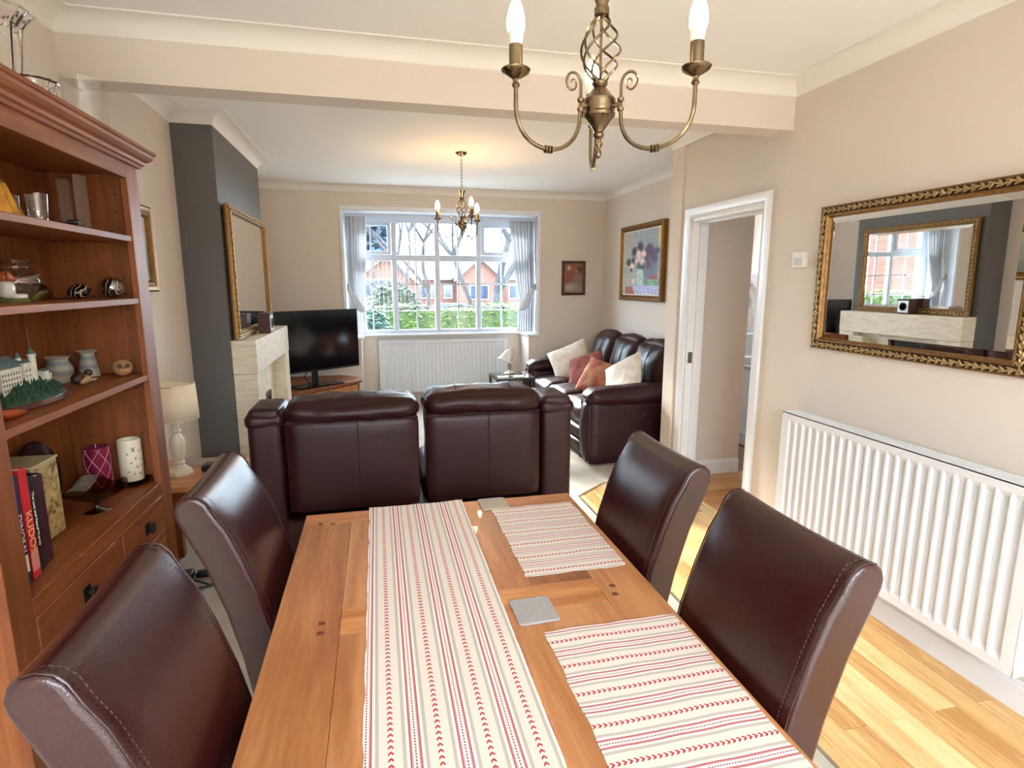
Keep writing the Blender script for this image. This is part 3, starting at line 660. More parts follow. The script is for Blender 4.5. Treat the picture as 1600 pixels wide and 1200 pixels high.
# ---- dining chairs: built facing -x (back at +x), origin on floor at seat centre
def chair_profile():
    """(x, z) outline of the upholstered back, outer side first"""
    out = [(.165, .40), (.178, .50), (.196, .62), (.222, .74), (.258, .86), (.292, .94), (.310, .985)]
    top = [(.312, 1.003), (.306, 1.020), (.292, 1.031), (.274, 1.035), (.256, 1.030), (.242, 1.016)]
    inn = [(.228, .985), (.205, .945), (.176, .87), (.145, .77), (.120, .66), (.105, .56), (.098, .47), (.098, .40)]
    return out+top+inn
def make_chair():
    r = thing('dining_chair', '', 'chair', (0, 0, 0), 'leather dining chairs round the oak table')
    W_ = .184; pr = chair_profile(); NY = 14; n = len(pr); v = []; f = []
    cx_ = sum(p[0] for p in pr)/n
    for j in range(NY+1):
        t = -1+2*j/NY; y = W_*t; e = abs(t)
        for (x, z) in pr:
            sag = -.006*(1-t*t) if z > .98 else 0
            pf = (1-e**6)*.010 if x < cx_+.1 and .45 < z < 1.0 else 0
            v.append((x-(pf if (x, z) in pr[13:] else -pf*.5), y, z+sag))
    for j in range(NY):
        for i in range(n): f.append((j*n+i, j*n+(i+1) % n, (j+1)*n+(i+1) % n, (j+1)*n+i))
    f += [tuple(range(n))[::-1], tuple(range(NY*n, NY*n+n))]
    MB().add(v, f).build('backrest', CL, r, bevel=.011, seg=4, ang=50)
    for s_ in (-1, 1):
        pts = [(x-.001, s_*(W_-.010), z) for x, z in pr[9:]]; pts = [(x, y, z) for x, y, z in pts]
        MB().tube([(p[0], s_*(W_-.004), p[2]) for p in pts], .0016, 5).build('piping', CL, r)
        st_ = MB()
        for i in range(len(pts)-1):
            a_, b_ = Vector(pts[i]), Vector(pts[i+1]); L = (b_-a_).length; k = max(1, int(L/.009))
            for q in range(k):
                p0 = a_.lerp(b_, (q+.15)/k); p1 = a_.lerp(b_, (q+.75)/k); dd = Vector((-.0065, -s_*.008, 0)); st_.tube([p0+dd, p1+dd], .0009, 4, cap=False)
        o = st_.build('stitching', MT['thread'], r); o['kind'] = 'stuff'
    MB().soft((-.06, 0, .445), .215, .19, .045, .022, (.0, 0, .012), 8).build('seat', CL, r, ang=60)
    B(-.255, .13, -.18, .18, .36, .42).build('seat_frame', CL, r, bevel=.005)
    for x in (-.235, .125):
        for y in (-.175, .135):
            MB().add([(x+dx*k_+ox, y+dy*k_+oy, z) for z, k_, ox, oy in ((.0095, .028, .006, .006), (.37, .04, 0, 0)) for dx, dy in ((0, 0), (1, 0), (1, 1), (0, 1))],
                     [(3, 2, 1, 0), (4, 5, 6, 7), (0, 1, 5, 4), (1, 2, 6, 5), (2, 3, 7, 6), (3, 0, 4, 7)]).build('leg', MT['oak'], r)
    return r
ch0 = make_chair()
spots = [(.518, .907, 0, 'dark leather dining chair nearest the radiator, beside the closest placemat'),
         (.526, 1.440, 0, 'dark leather dining chair beside the far placemat, near the doorway'),
         (-.148, .909, PI, 'dark leather dining chair closest to the camera on the bookcase side'),
         (-.145, 1.500, PI, 'dark leather dining chair between the bookcase and the sofa back')]
for i, (x, y, rz, lb) in enumerate(spots):
    if i == 0: ch0.location = (x, y, 0); ch0['label'] = lb; c_ = ch0
    else: c_ = dup(ch0, (x, y, 0), rz, lb)

# ---- two-seat sofa, back to the table -------------------------------
s2 = thing('two_seat_sofa', 'two seat burgundy leather sofa with its back to the dining table', 'sofa', (.18, 3.1, 0))
YS = 2.65
B(-.57, .93, YS+.03, 3.42, .04, .40).build('base', SL, s2, bevel=.02)
for (xa, xb) in ((-.432, .172), (.205, .775)):
    cx_ = (xa+xb)/2; hw = (xb-xa)/2
    MB().soft((cx_, YS+.075, .665), hw, .075, .225, .022, (0, .006, 0), 10).build('back_panel', SL, s2, ang=60)
    MB().tube([(cx_+.02, YS-.006, .87), (cx_+.02, YS-.007, .46)], .0018, 5).build('panel_seam', SL, s2)
    zh = .910+(.014 if xa > 0 else 0)
    MB().soft((cx_, YS+.12, zh), hw, .13, .054, .05, (.006, .018, .022), 22, .010, 14, seed=xa*9).build('head_cushion', SL, s2, ang=80)
    MB().soft((cx_, YS+.22, .72), hw-.01, .10, .22, .07, (0, .03, 0), 14, .008, 9).build('back_cushion', SL, s2, ang=80)
    MB().soft((cx_, 3.17, .43), hw+.01, .29, .08, .05, (0, 0, .03), 14, .008, 9).build('seat_cushion', SL, s2, ang=80)
    MB().tube([(xa+.004, YS+.0, .873), (cx_, YS-.004, .878), (xb-.004, YS, .876)], .004, 6).build('piping', SL, s2)
    for q in ((-.36, .36) if xa < 0 else (-.46, .5)):
        MB().tube([(cx_+hw*q, YS-.012+.0*abs(q), .885), (cx_+hw*q, YS-.022, .93), (cx_+hw*q, YS-.003, zh+.03), (cx_+hw*q, YS+.05, zh+.064), (cx_+hw*q, YS+.12, zh+.078)], .0035, 6).build('seam', SL, s2)
for xa, xb in ((-.592, -.442), (.785, .948)):
    cx_ = (xa+xb)/2; hw = (xb-xa)/2
    MB().soft((cx_, YS+.16, .49), hw, .15, .45, .03, (0, 0, 0), 10).build('arm_rear', SL, s2, ang=60)
    MB().soft((cx_, YS+.17, .884), hw+.008, .165, .034, .03, (0, .0, .026), 14, .006, 12).build('arm_top', SL, s2, ang=80)
    MB().soft((cx_, 3.15, .31), hw, .34, .27, .03, (0, 0, 0), 10).build('arm_side', SL, s2, ang=60)
    MB().soft((cx_, 3.15, .60), hw+.01, .35, .055, .05, (0, 0, .015), 14, .006, 12).build('arm_pad', SL, s2, ang=80)
    MB().tube([(xa+.004, YS+.008, .88), (xb-.004, YS+.008, .88)], .003, 6).build('piping', SL, s2)
for x in (-.52, .84):
    for y in (2.72, 3.38): B(x, x+.05, y, y+.05, .009, .06).build('foot', MT['black'], s2)

# ---- three-seat sofa against the lounge wall ------------------------
s3 = thing('three_seat_sofa', 'three seat burgundy leather sofa under the flower painting', 'sofa', (2.1, 5.2, 0))
SY0, SY1, SX = 4.20, 6.22, 1.64
B(SX+.06, 2.60, SY0+.06, SY1-.06, .03, .33).build('base', SL, s3, bevel=.02)
ys = [SY0+.20, SY0+.74, SY0+1.28, SY1-.20]
for i in range(3):
    yc = (ys[i]+ys[i+1])/2; hy = (ys[i+1]-ys[i])/2-.002
    MB().soft((SX+.36, yc, .40), .34, hy, .085, .06, (.02, 0, .035), 16, .010, 9, seed=i).build('seat_cushion', SL, s3, ang=80)
    q = Matrix.Rotation(math.radians(13), 3, 'Y')
    MB().soft((2.44, yc, .73), .10, hy+.004, .24, .09, (.05, 0, .045), 22, .012, 8, q=q, seed=i*3).build('back_cushion', SL, s3, ang=80)
    for o_ in (-.28, .28):
        MB().tube([(2.44+(q@Vector((-.148+.5*(abs(z)/.24)**4*.12, 0, z))).x, yc+hy*o_, .73+(q@Vector((-.14, 0, z))).z) for z in [-.15+.04*k_ for k_ in range(9)]], .004, 6).build('seam', SL, s3)
MB().soft((2.56, (SY0+SY1)/2, .46), .07, (SY1-SY0)/2-.03, .44, .05, (0, 0, 0), 10).build('back_frame', SL, s3, ang=70)
def sofa_arm(y0, y1, lab):
    yc = (y0+y1)/2; hy = (y1-y0)/2
    MB().soft((2.12, yc, .29), .47, hy-.012, .27, .03, (0, .006, 0), 12, .003, 9).build('arm_side', SL, s3, ang=60)
    MB().soft((2.13, yc, .585), .49, hy+.022, .062, .058, (.02, 0, .03), 22, .010, 9, seed=y0).build('arm_pad', SL, s3, ang=80)
    # scrolled front
    MB().soft((SX+.02, yc, .30), .035, hy-.025, .25, .03, (.03, 0, 0), 12).build('arm_front', SL, s3, ang=80)
    pts = [(SX-.012, yc+s_*(hy-.03), z) for s_, z in ((-1, .05), (-1, .2), (-1, .4), (-1, .52))]+[(SX-.012, yc+(hy-.03)*math.cos(PI-PI*t/6), .52+.045*math.sin(PI*t/6)) for t in range(1, 6)]+[(SX-.012, yc+(hy-.03), z) for z in (.52, .4, .2, .05)]
    MB().tube(pts, .007, 6).build('piping', SL, s3)
sofa_arm(SY0, SY0+.19, 'a'); sofa_arm(SY1-.19, SY1, 'b')
for yy in (SY0+.0105,):
    MB().tube([(SX+.05, yy-.004, .27), (2.1, yy-.012, .275), (2.56, yy-.004, .28)], .003, 5).build('side_seam', SL, s3)
MB().lathe([(.018, 0), (.018, .006), (.012, .008)], (2.13, SY0+.008, .42), 14, (0, -1, 0)).build('recliner_release', MT['black'], s3)
for x in (SX+.1, 2.5):
    for y in (SY0+.06, SY1-.12): B(x, x+.05, y, y+.05, .009, .04).build('foot', MT['black'], s3)
for k_, z in enumerate((.115, .235)):
    MB().soft((SX+.03, (SY0+SY1)/2, z), .03, (SY1-SY0)/2-.2, .055, .028, (.02, 0, 0), 14, .004, 9).build('front_roll', SL, s3, ang=80)
# cushions
def cushion(label, c, s_, th, rot, mat, seed):
    q = rot.to_matrix()@Matrix.Rotation((0, .6, .35, -.25, .45)[seed], 3, 'Z'); v = []; n = 20
    from mathutils import noise as NZ
    mb = MB(); V = []
    for sd in (1, -1):
        for j in range(n+1):
            for i in range(n+1):
                u, w_ = -1+2*i/n, -1+2*j/n
                ed = (1-abs(u)**2.2)*(1-abs(w_)**2.2); pin = 1-.07*(1-abs(u*w_))*(max(abs(u), abs(w_)))**4
                p = Vector((u*s_*pin, w_*s_*pin, sd*(th*max(0, ed)**.42+.003)+.012*NZ.noise(Vector((u*2.2, w_*2.2, seed)))*ed**.3))
                p.z += .03*u*u*(0 if seed % 2 else 1)-.01
                V.append(Vector(c)+q@p)
    N1 = (n+1)**2; f = []
    for sd in (0, 1):
        for j in range(n):
            for i in range(n):
                k = sd*N1+j*(n+1)+i; t = (k, k+1, k+n+2, k+n+1); f.append(t if sd == 0 else t[::-1])
    ring = [i for i in range(n+1)]+[(j+1)*(n+1)-1 for j in range(1, n+1)]+[n*(n+1)+i for i in range(n-1, -1, -1)]+[j*(n+1) for j in range(n-1, 0, -1)]
    for i in range(len(ring)): p, k = ring[i], ring[(i+1) % len(ring)]; f.append((p, p+N1, k+N1, k))
    o = mb.add(V, f).build('cushion', mat, ang=70); return tag(o, label, 'cushion', 'scatter cushions on the three seat sofa')
def cmat(name, c1, c2, c3, sc=7):
    a = M(name, .9, spec=.15); n = a.noise(a.coord('Object'), sc, 3, .6, .6); a.col(a.ramp(n, [(.35, c1), (.52, c2), (.66, c3)])); nn = a.noise(a.world(), 300, 2); a.bump(nn, .3, .001); return a.m
from mathutils import Euler
cmA = cmat('cushion_cream', rgb(206, 194, 176), rgb(222, 212, 198), rgb(232, 224, 212), 9)
cmB = cmat('cushion_red', rgb(122, 62, 54), rgb(150, 90, 80), rgb(136, 66, 62)); cmC = cmat('cushion_rust', rgb(146, 72, 62), rgb(176, 116, 90), rgb(190, 148, 116))
def ang(x, y, z): return Euler((math.radians(x), math.radians(y), math.radians(z)))
cushion('cream leaf-patterned cushion leaning at the window end of the sofa', (2.02, 5.78, .66), .22, .065, ang(10, -58, 40), cmA, 1)
cushion('dark red cushion slumped against the cream window-end cushion', (2.04, 5.38, .61), .20, .07, ang(-6, -56, 34), cmB, 2)
cushion('rust and tan cushion in the middle of the sofa seat', (2.02, 4.98, .60), .20, .07, ang(-4, -58, 42), cmC, 3)
cushion('pale cream cushion propped behind the near arm of the sofa', (2.10, 4.60, .66), .21, .065, ang(-16, -54, 30), cmA, 4)
# ================================================================== BOOKCASE
CB, CZ = MT['cab'], MT['cabz']
bx0, bx1, by0, by1, bzt = -1.165, -.85, 1.42, 2.47, 1.925
bc = thing('display_bookcase', 'tall oak bookcase with open shelves above drawers beside the dining chairs', 'bookcase', (-1.0, 1.94, 0))
for y in (by0, by1-.03): B(bx0, bx1-.02, y, y+.03, .0105, bzt).build('side_panel', CZ, bc, bevel=.002)
B(bx1-.022, bx1, by0, by0+.09, .0105, bzt).build('face_post', CZ, bc, bevel=.002)
B(bx1-.022, bx1, by1-.10, by1, .0105, bzt).build('face_post', CZ, bc, bevel=.002)
B(bx0, bx1-.022, by0+.03, by1-.03, 1.888, 1.91).build('top_board', CB, bc)
B(bx1-.022, bx1, by0+.09, by1-.10, 1.868, bzt).build('frieze_rail', CB, bc, bevel=.002)
for i in range(5):
    ya = by0+.03+i*.198; B(bx0-.004, bx0+.010, ya+.0015, ya+.1965, .70, 1.89).build('back_board', CZ, bc, bevel=.0025, seg=1)
# moulded cornice on three sides
cp = [(0, 1.925), (.012, 1.925), (.016, 1.934), (.024, 1.938), (.026, 1.948), (.038, 1.955), (.046, 1.966), (.048, 1.976), (.054, 1.979), (.054, 1.990), (0, 1.990)]
v = []
for (x, y, ox, oy) in ((bx0, by0, 0, -1), (bx1, by0, 1, -1), (bx1, by1, 1, 1), (bx0, by1, 0, 1)):
    for o_, z in cp: v.append((x+ox*o_, y+oy*o_, z-.006))
n = len(cp); f = []
for j in range(3): f += [(j*n+i, (j+1)*n+i, (j+1)*n+(i+1) % n, j*n+(i+1) % n) for i in range(n)]
MB().add(v, f).build('cornice', CB, bc, ang=20)
B(bx0, bx1+.02, by0, by1, 1.955, 1.982).build('top_panel', CB, bc)
SH = (1.668, 1.446, 1.160)
for z in SH: B(bx0+.01, bx1-.004, by0+.03, by1-.03 if z else 0, z-.021, z).build('shelf', CB, bc, bevel=.002)
WT = .735
B(bx0+.01, bx1-.002, by0+.03, by1-.03, WT-.022, WT).build('base_shelf', CB, bc)
B(bx1-.022, bx1, by0+.09, by1-.10, .685, WT+.001).build('front_rail', CB, bc, bevel=.002)
B(bx1-.022, bx1, 1.955, 2.0, .06, .685).build('centre_stile', CZ, bc, bevel=.002)
B(bx1-.022, bx1, by0+.09, by1-.10, .512, .545).build('mid_rail', CB, bc, bevel=.002)
B(bx1-.022, bx1, by0+.09, by1-.10, .0105, .09).build('plinth_rail', CB, bc, bevel=.002)
B(bx0, bx1-.03, by0+.03, by1-.03, .06, .10).build('bottom_board', CB, bc)
pew = plain('dark_pewter', rgb(62, 58, 54), .45, .9, .25, 90)
for (ya, yb) in ((1.511, 1.954), (2.001, 2.369)):
    d = B(bx1-.020, bx1+.001, ya+.002, yb-.002, .547, .683).build('drawer', CB, bc, bevel=.003)
    yc = (ya+yb)/2+.015
    MB().box(bx1+.001, bx1+.004, yc-.021, yc+.021, .595, .640).tube([(bx1+.004, yc, .620), (bx1+.018, yc, .620)], .006, 8).box(bx1+.016, bx1+.026, yc-.013, yc+.013, .600, .634).build('knob', pew, d, bevel=.0015)
    dd = MB().box(bx1-.020, bx1+.001, ya+.002, ya+.06, .092, .510).box(bx1-.020, bx1+.001, yb-.06, yb-.002, .092, .510).box(bx1-.020, bx1+.001, ya+.06, yb-.06, .092, .15).box(bx1-.020, bx1+.001, ya+.06, yb-.06, .455, .510).box(bx1-.018, bx1-.010, ya+.06, yb-.06, .15, .455).build('door', CZ, bc, bevel=.002)
    MB().box(bx1+.001, bx1+.004, yb-.05, yb-.02, .34, .385).box(bx1+.004, bx1+.022, yb-.044, yb-.026, .352, .373).build('knob', pew, dd, bevel=.0015)
hole = MB()
for z in [.80+.06*i for i in range(18)]:
    for xx in (-1.10, -.92): hole.tube([(xx, by1-.0302, z), (xx, by1-.0312, z)], .0035, 6)
hole.build('shelf_pin_hole', MT['black'], bc)['kind'] = 'stuff'

# ---------------------------------------------------------------- ornaments
T0 = 1.9825
def P(r, h): return [(a_, b_) for a_, b_ in zip(r, h)]
cr = MT['crystal']; GL = MT['glass']
v_ = thing('crystal_vase', 'tall cut crystal vase with a flared rim on top of the bookcase', 'vase', (-1.03, 2.03, T0))
prof = P([.044, .060, .048, .054, .062, .067, .070, .074, .088, .104, .097, .062, .055, .045, .04], [0, .006, .03, .08, .13, .17, .20, .235, .262, .275, .272, .235, .13, .04, .03])
MB().lathe(prof, (-1.03, 2.03, T0), 36, wob=lambda t, z: 1+.04*math.sin(t*9+z*60)*math.sin(z*70+1)+(.035*math.cos(t*18) if z > .25 else 0)).build('body', cr, v_, ang=15)
tag(MB().lathe(P([.03, .038, .042, .05, .054, .046, .034, .026], [0, .004, .03, .068, .080, .076, .03, .01]), (-.915, 1.985, T0), 28, wob=lambda t, z: 1+(.04*math.cos(t*14) if z > .06 else .015*math.cos(t*14))).build('crystal_bowl', cr, ang=20), 'small clear glass bowl with crimped rim beside the crystal vase', 'bowl')
v_ = thing('glass_cylinder_vase', 'wide rippled glass cylinder vase holding gold baubles on the bookcase', 'vase', (-.935, 2.33, T0))
MB().lathe(P([.058, .060, .062, .063, .062, .063, .065, .066], [0, .01, .04, .08, .11, .14, .17, .19]), (-.935, 2.33, T0), 40, cap=False, wob=lambda t, z: 1+.018*math.sin(t*7+z*26)+.012*math.sin(t*3-z*40)).lathe([(.001, .003), (.057, .003)], (-.935, 2.33, T0), 40, cap=False).build('wall', GL, v_, ang=180)
gld = plain('gold_bauble', rgb(190, 150, 80), .25, .9); rd = random.Random(5)
for i in range(16):
    t = i*2.4; r_ = .038 if i < 9 else .02; MB().ball((-.935+r_*math.cos(t), 2.33+r_*math.sin(t), T0+.017+(0 if i < 9 else .02)), .013).build('bauble', gld if i % 3 else plain('bronze_bauble', rgb(120, 84, 50), .3, .8), v_)
s = SH[0]+.0005
fg = thing('gold_figurine', 'gold pleated figurine on the top open shelf', 'figurine', (-1.0, 1.86, s))
MB().lathe(P([.062, .055, .042, .032, .026, .018, .022, .016, .004], [0, .02, .055, .09, .112, .122, .132, .15, .158]), (-1.0, 1.88, s), 28, wob=lambda t, z: 1+(.10*math.sin(t*11+z*20) if z < .11 else 0)).build('robe', plain('gold_glass', rgb(190, 140, 60), .22, .85, .2, 40), fg, ang=40)
g_ = thing('glass_tumbler', 'small clear glass tumbler between the gold figurine and the hexagonal jar', 'glass', (-1.0, 2.06, s))
MB().lathe(P([.026, .027, .024, .027, .03], [0, .006, .02, .06, .095]), (-.98, 2.045, s), 24, cap=False).lathe([(.001, .012), (.024, .014)], (-.98, 2.045, s), 24, cap=False).build('wall', GL, g_, ang=180)
MB().lathe(P([.022, .024, .024, .026], [0, .02, .05, .08]), (-1.02, 1.985, s), 24, cap=False).build('second_wall', GL, g_, ang=180)
g_ = thing('hexagonal_glass_jar', 'tall hexagonal glass jar with dark pebbles in its base', 'jar', (-.98, 2.26, s))
MB().lathe(P([.046, .046], [0, .185]), (-.98, 2.265, s), 6, cap=False).lathe([(.001, .002), (.044, .002)], (-.98, 2.265, s), 6, cap=False).build('wall', GL, g_, smooth=False)
for i in range(14):
    t = i*2.4; r_ = .026 if i < 9 else .012; MB().ball((-.98+r_*math.cos(t), 2.265+r_*math.sin(t), s+.014+(0 if i < 9 else .018)), .014, .014, .011, 8, 6).build('pebble', plain('dark_pebble', rgb(40+8*(i % 4), 52, 48), .12), g_)
# second shelf
s = SH[1]+.0005
fg = thing('dog_figurine', 'white and tan sitting animal figurine on the second shelf', 'figurine', (-1.03, 1.93, s))
wht = plain('glazed_white', rgb(232, 226, 214), .25); rs = plain('russet_glaze', rgb(176, 92, 52), .35)
MB().lathe(P([.045, .047, .04], [0, .005, .01]), (-1.03, 1.93, s), 20, sy=1.3).build('base', plain('green_base', rgb(110, 116, 60), .6), fg)
MB().soft((-1.03, 1.93, s+.035), .018, .022, .026, .016, n=6).soft((-1.02, 1.965, s+.015), .012, .03, .008, .007, n=6).build('body', wht, fg, ang=80)
MB().ball((-1.03, 1.93, s+.070), .018, .020, .018).ball((-1.02, 1.952, s+.066), .009, .012, .008).build('head', rs, fg)
MB().ball((-1.04, 1.918, s+.072), .006, .006, .014).ball((-1.015, 1.918, s+.072), .006, .006, .014).build('ear', rs, fg)
bw = thing('glass_bowl', 'clear round glass bowl with a ruffled rim on the second shelf', 'bowl', (-1.03, 2.02, s))
MB().lathe(P([.03, .028, .045, .062, .060, .046, .034, .036, .058, .074], [0, .01, .022, .05, .072, .09, .098, .108, .118, .122]), (-1.06, 2.04, s), 36, cap=False, wob=lambda t, z: 1+(.05*math.sin(t*9) if z > .112 else 0)).build('body', GL, bw, ang=180)
MB().lathe(P([.02, .044, .052, .03], [.012, .024, .042, .050]), (-1.06, 2.04, s), 20).build('potpourri', plain('dried_petals', rgb(116, 98, 78), .9, var=.3, sc=60), bw)
gb = thing('green_glass_bottle', 'squat green glass bottle with a round stopper behind the bowl', 'bottle', (-1.08, 2.19, s))
MB().lathe(P([.026, .034, .034, .022, .010, .010, .014], [0, .01, .028, .046, .054, .060, .064]), (-1.08, 2.19, s), 24).build('body', glass('olive_glass', (.45, .55, .16, 1)), gb)
MB().ball((-1.08, 2.19, s+.078), .014).build('stopper', GL, gb)
a = M('swirled_glass', .05, Coat_Weight=1.0); wv = a.n('ShaderNodeTexWave'); wv.inputs['Scale'].default_value = 18; wv.inputs['Distortion'].default_value = 9; wv.inputs['Detail'].default_value = 2
a.link(a.coord('Object'), wv.inputs['Vector']); a.col(a.ramp(wv.outputs[1], [(.5, rgb(22, 11, 9)), (.86, rgb(58, 34, 28)), (1.0, rgb(190, 178, 166))])); SWIRL = a.m
pw_ = thing('shell_paperweight', 'leaning shell-shaped dark swirled glass paperweight', 'paperweight', (-1.0, 2.275, s))
MB().ball((-1.0, 2.275, s+.026), .034, .046, .025, 24, 14, Matrix.Rotation(.2, 3, 'X')).build('body', SWIRL, pw_)
MB().lathe(P([.02, .03], [0, .006]), (-1.0, 2.275, s), 20).build('foot', GL, pw_)
pw_ = thing('round_paperweight', 'round dark glass paperweight with clear outer casing near the bookcase post', 'paperweight', (-.92, 2.325, s))
MB().ball((-.92, 2.325, s+.036), .034, None, None, 24, 16).build('core', SWIRL, pw_); MB().ball((-.92, 2.325, s+.0385), .041, .041, .038, 24, 16).build('casing', GL, pw_)
# third shelf: castle model
s = SH[2]+.0005
cs = thing('model_castle', 'painted model castle on a wooded hill with a dark oval plinth', 'model', (-1.0, 1.88, s))
stone = plain('castle_stone', rgb(206, 202, 186), .8, var=.15, sc=60); slt = plain('castle_roof', rgb(84, 104, 104), .7, var=.2, sc=60); wood_g = plain('model_trees', rgb(38, 66, 48), .9, var=.4, sc=80)
MB().lathe(P([.085, .088, .082, .080], [0, .004, .012, .016]), (-1.0, 1.86, s), 40, sy=2.3).build('plinth', plain('plinth_lacquer', rgb(70, 22, 26), .2), cs)
from mathutils import noise as NZ
MB().grid(lambda u, w_: (lambda r_, t: (-1.0+.076*r_*math.cos(t), 1.86+.18*r_*math.sin(t), s+.016+.05*max(0, 1-r_**2)+.012*(1-r_)*NZ.noise(Vector((r_*9*math.cos(t), r_*9*math.sin(t), 1)))))(w_, u*2*PI), 40, 12).build('hill', wood_g, cs)
tr_ = MB(); rd = random.Random(9)
for i in range(260):
    t = rd.uniform(0, 2*PI); r_ = rd.uniform(.25, .98); z = s+.016+.05*(1-r_**2); tr_.lathe([(.006, 0), (.0045, .008), (.0008, .02)], (-1.0+.074*r_*math.cos(t), 1.86+.175*r_*math.sin(t), z-.003), 5)
tr_.build('model_trees', wood_g, cs, smooth=False)['kind'] = 'stuff'
def bld(x, y, wx, wy, z0, z1, zr):
    B(x-wx, x+wx, y-wy, y+wy, z0, z1).build('building', stone, cs)
    MB().prism([(x-wx*1.1, z1), (x+wx*1.1, z1), (x, zr)], 'y', y-wy*1.03, y+wy*1.03).build('roof', slt, cs, smooth=False)
    wn = MB(); k_ = int(wy*2/.012)
    for i in range(k_):
        for zz in [z0+.02+.014*q for q in range(int((z1-z0-.025)/.014))]: yy = y-wy+.006+i*(2*wy-.006)/max(1, k_); wn.box(x+wx, x+wx+.0006, yy, yy+.004, zz, zz+.007)
    if wn.v: wn.build('window_slot', MT['black'], cs, smooth=False)
def tower(x, y, r_, z0, z1, zr):
    MB().lathe(P([r_, r_, r_*1.25, r_*1.25], [z0, z1-.008, z1-.004, z1]), (x, y, 0), 12).build('tower', stone, cs, ang=30)
    MB().lathe(P([r_*1.3, .0005], [z1, zr]), (x, y, 0), 12).build('spire', slt, cs, ang=30)
bld(-1.0, 1.79, .026, .045, s+.03, s+.112, s+.142); bld(-.985, 1.86, .016, .018, s+.03, s+.118, s+.128); bld(-.99, 1.935, .014, .030, s+.03, s+.060, s+.066); bld(-.98, 1.945, .012, .013, s+.03, s+.082, s+.088)
tower(-.97, 1.885, .009, s+.03, s+.140, s+.158); tower(-.985, 1.848, .006, s+.03, s+.133, s+.150); tower(-.985, 1.99, .006, s+.02, s+.07, s+.082)
pt = plain('stoneware', rgb(162, 156, 142), .55, var=.12, sc=40)
a = M('banded_stoneware', .5); sp_ = a.n('ShaderNodeSeparateXYZ'); a.link(a.coord('Object'), sp_.inputs[0]); zz = X(a.t, sp_.outputs[2]); nn = a.noise(a.world(), 40, 3)
a.col(a.ramp((zz+nn*.008)*10, [(.25, rgb(176, 166, 146)), (.4, rgb(116, 122, 128)), (.55, rgb(166, 158, 140)), (.72, rgb(110, 120, 128)), (.85, rgb(170, 162, 144))])); BAND = a.m
tag(MB().lathe(P([.028, .030, .039, .043, .039, .031, .029, .035, .037, .033, .026, .024], [0, .004, .025, .041, .056, .073, .080, .088, .090, .088, .076, .02]), (-1.08, 2.245, s), 32).build('stoneware_pot', BAND, ang=40), 'round-bellied grey banded stoneware pot next to the model castle', 'pot')
tag(MB().lathe(P([.034, .035, .030, .025, .022, .024, .034, .036, .030, .020, .016], [0, .004, .034, .062, .080, .088, .093, .096, .094, .085, .02]), (-1.05, 2.385, s), 32).build('stoneware_vase', BAND, ang=40), 'tapering stoneware vase with a flat flared lip', 'vase')
ow = thing('owl_ornament', 'round carved sandy owl ornament at the end of the shelf', 'ornament', (-.93, 2.36, s))
snd = plain('sandy_clay', rgb(168, 124, 78), .75, var=.12, sc=50)
MB().ball((-.93, 2.36, s+.030), .033, .038, .031, 20, 14).build('body', snd, ow)
for dy in (-.012, .012): MB().lathe([(.009, 0), (.009, .003), (.006, .003), (.006, 0)], (-.914+dy*.9, 2.327+dy*.4, s+.040), 14, (.42, -.88, .22)).build('eye', plain('owl_eye', rgb(92, 60, 38), .7), ow)
MB().lathe([(.004, 0), (.0005, .007)], (-.913, 2.324, s+.033), 6, (.42, -.88, -.2)).build('beak', MT['black'], ow)
bd = thing('bird_figurine', 'small black and buff bird figurine in front of the stoneware pots', 'figurine', (-.985, 2.19, s))
MB().ball((-.985, 2.19, s+.016), .020, .036, .016, 16, 10).ball((-.97, 2.225, s+.010), .008, .02, .006).build('body', plain('buff_clay', rgb(176, 146, 116), .6), bd)
MB().ball((-.992, 2.172, s+.024), .020, .026, .018, 16, 10, Matrix.Rotation(.4, 3, 'X')).build('wing', plain('brown_black', rgb(46, 28, 22), .5), bd)
MB().ball((-.978, 2.212, s+.036), .013, .014, .012).build('head', plain('badger_head', rgb(60, 42, 36), .5), bd)
tag(MB().lathe(P([.018, .022, .036, .044, .040, .02], [0, .002, .008, .014, .012, .006]), (-.93, 1.66, s), 28).build('orange_dish', plain('orange_glaze', rgb(214, 92, 40), .2), ang=50), 'small orange glazed dish in front of the model castle', 'dish')
tag(MB().lathe(P([.018, .020, .018, .021, .017, .015], [0, .012, .03, .05, .049, .01]), (-1.09, 2.09, s), 20).build('gilt_cup', plain('gilt_cup', rgb(168, 124, 80), .35, .5), ang=40), 'little bronze cup peeping out behind the model castle', 'cup')
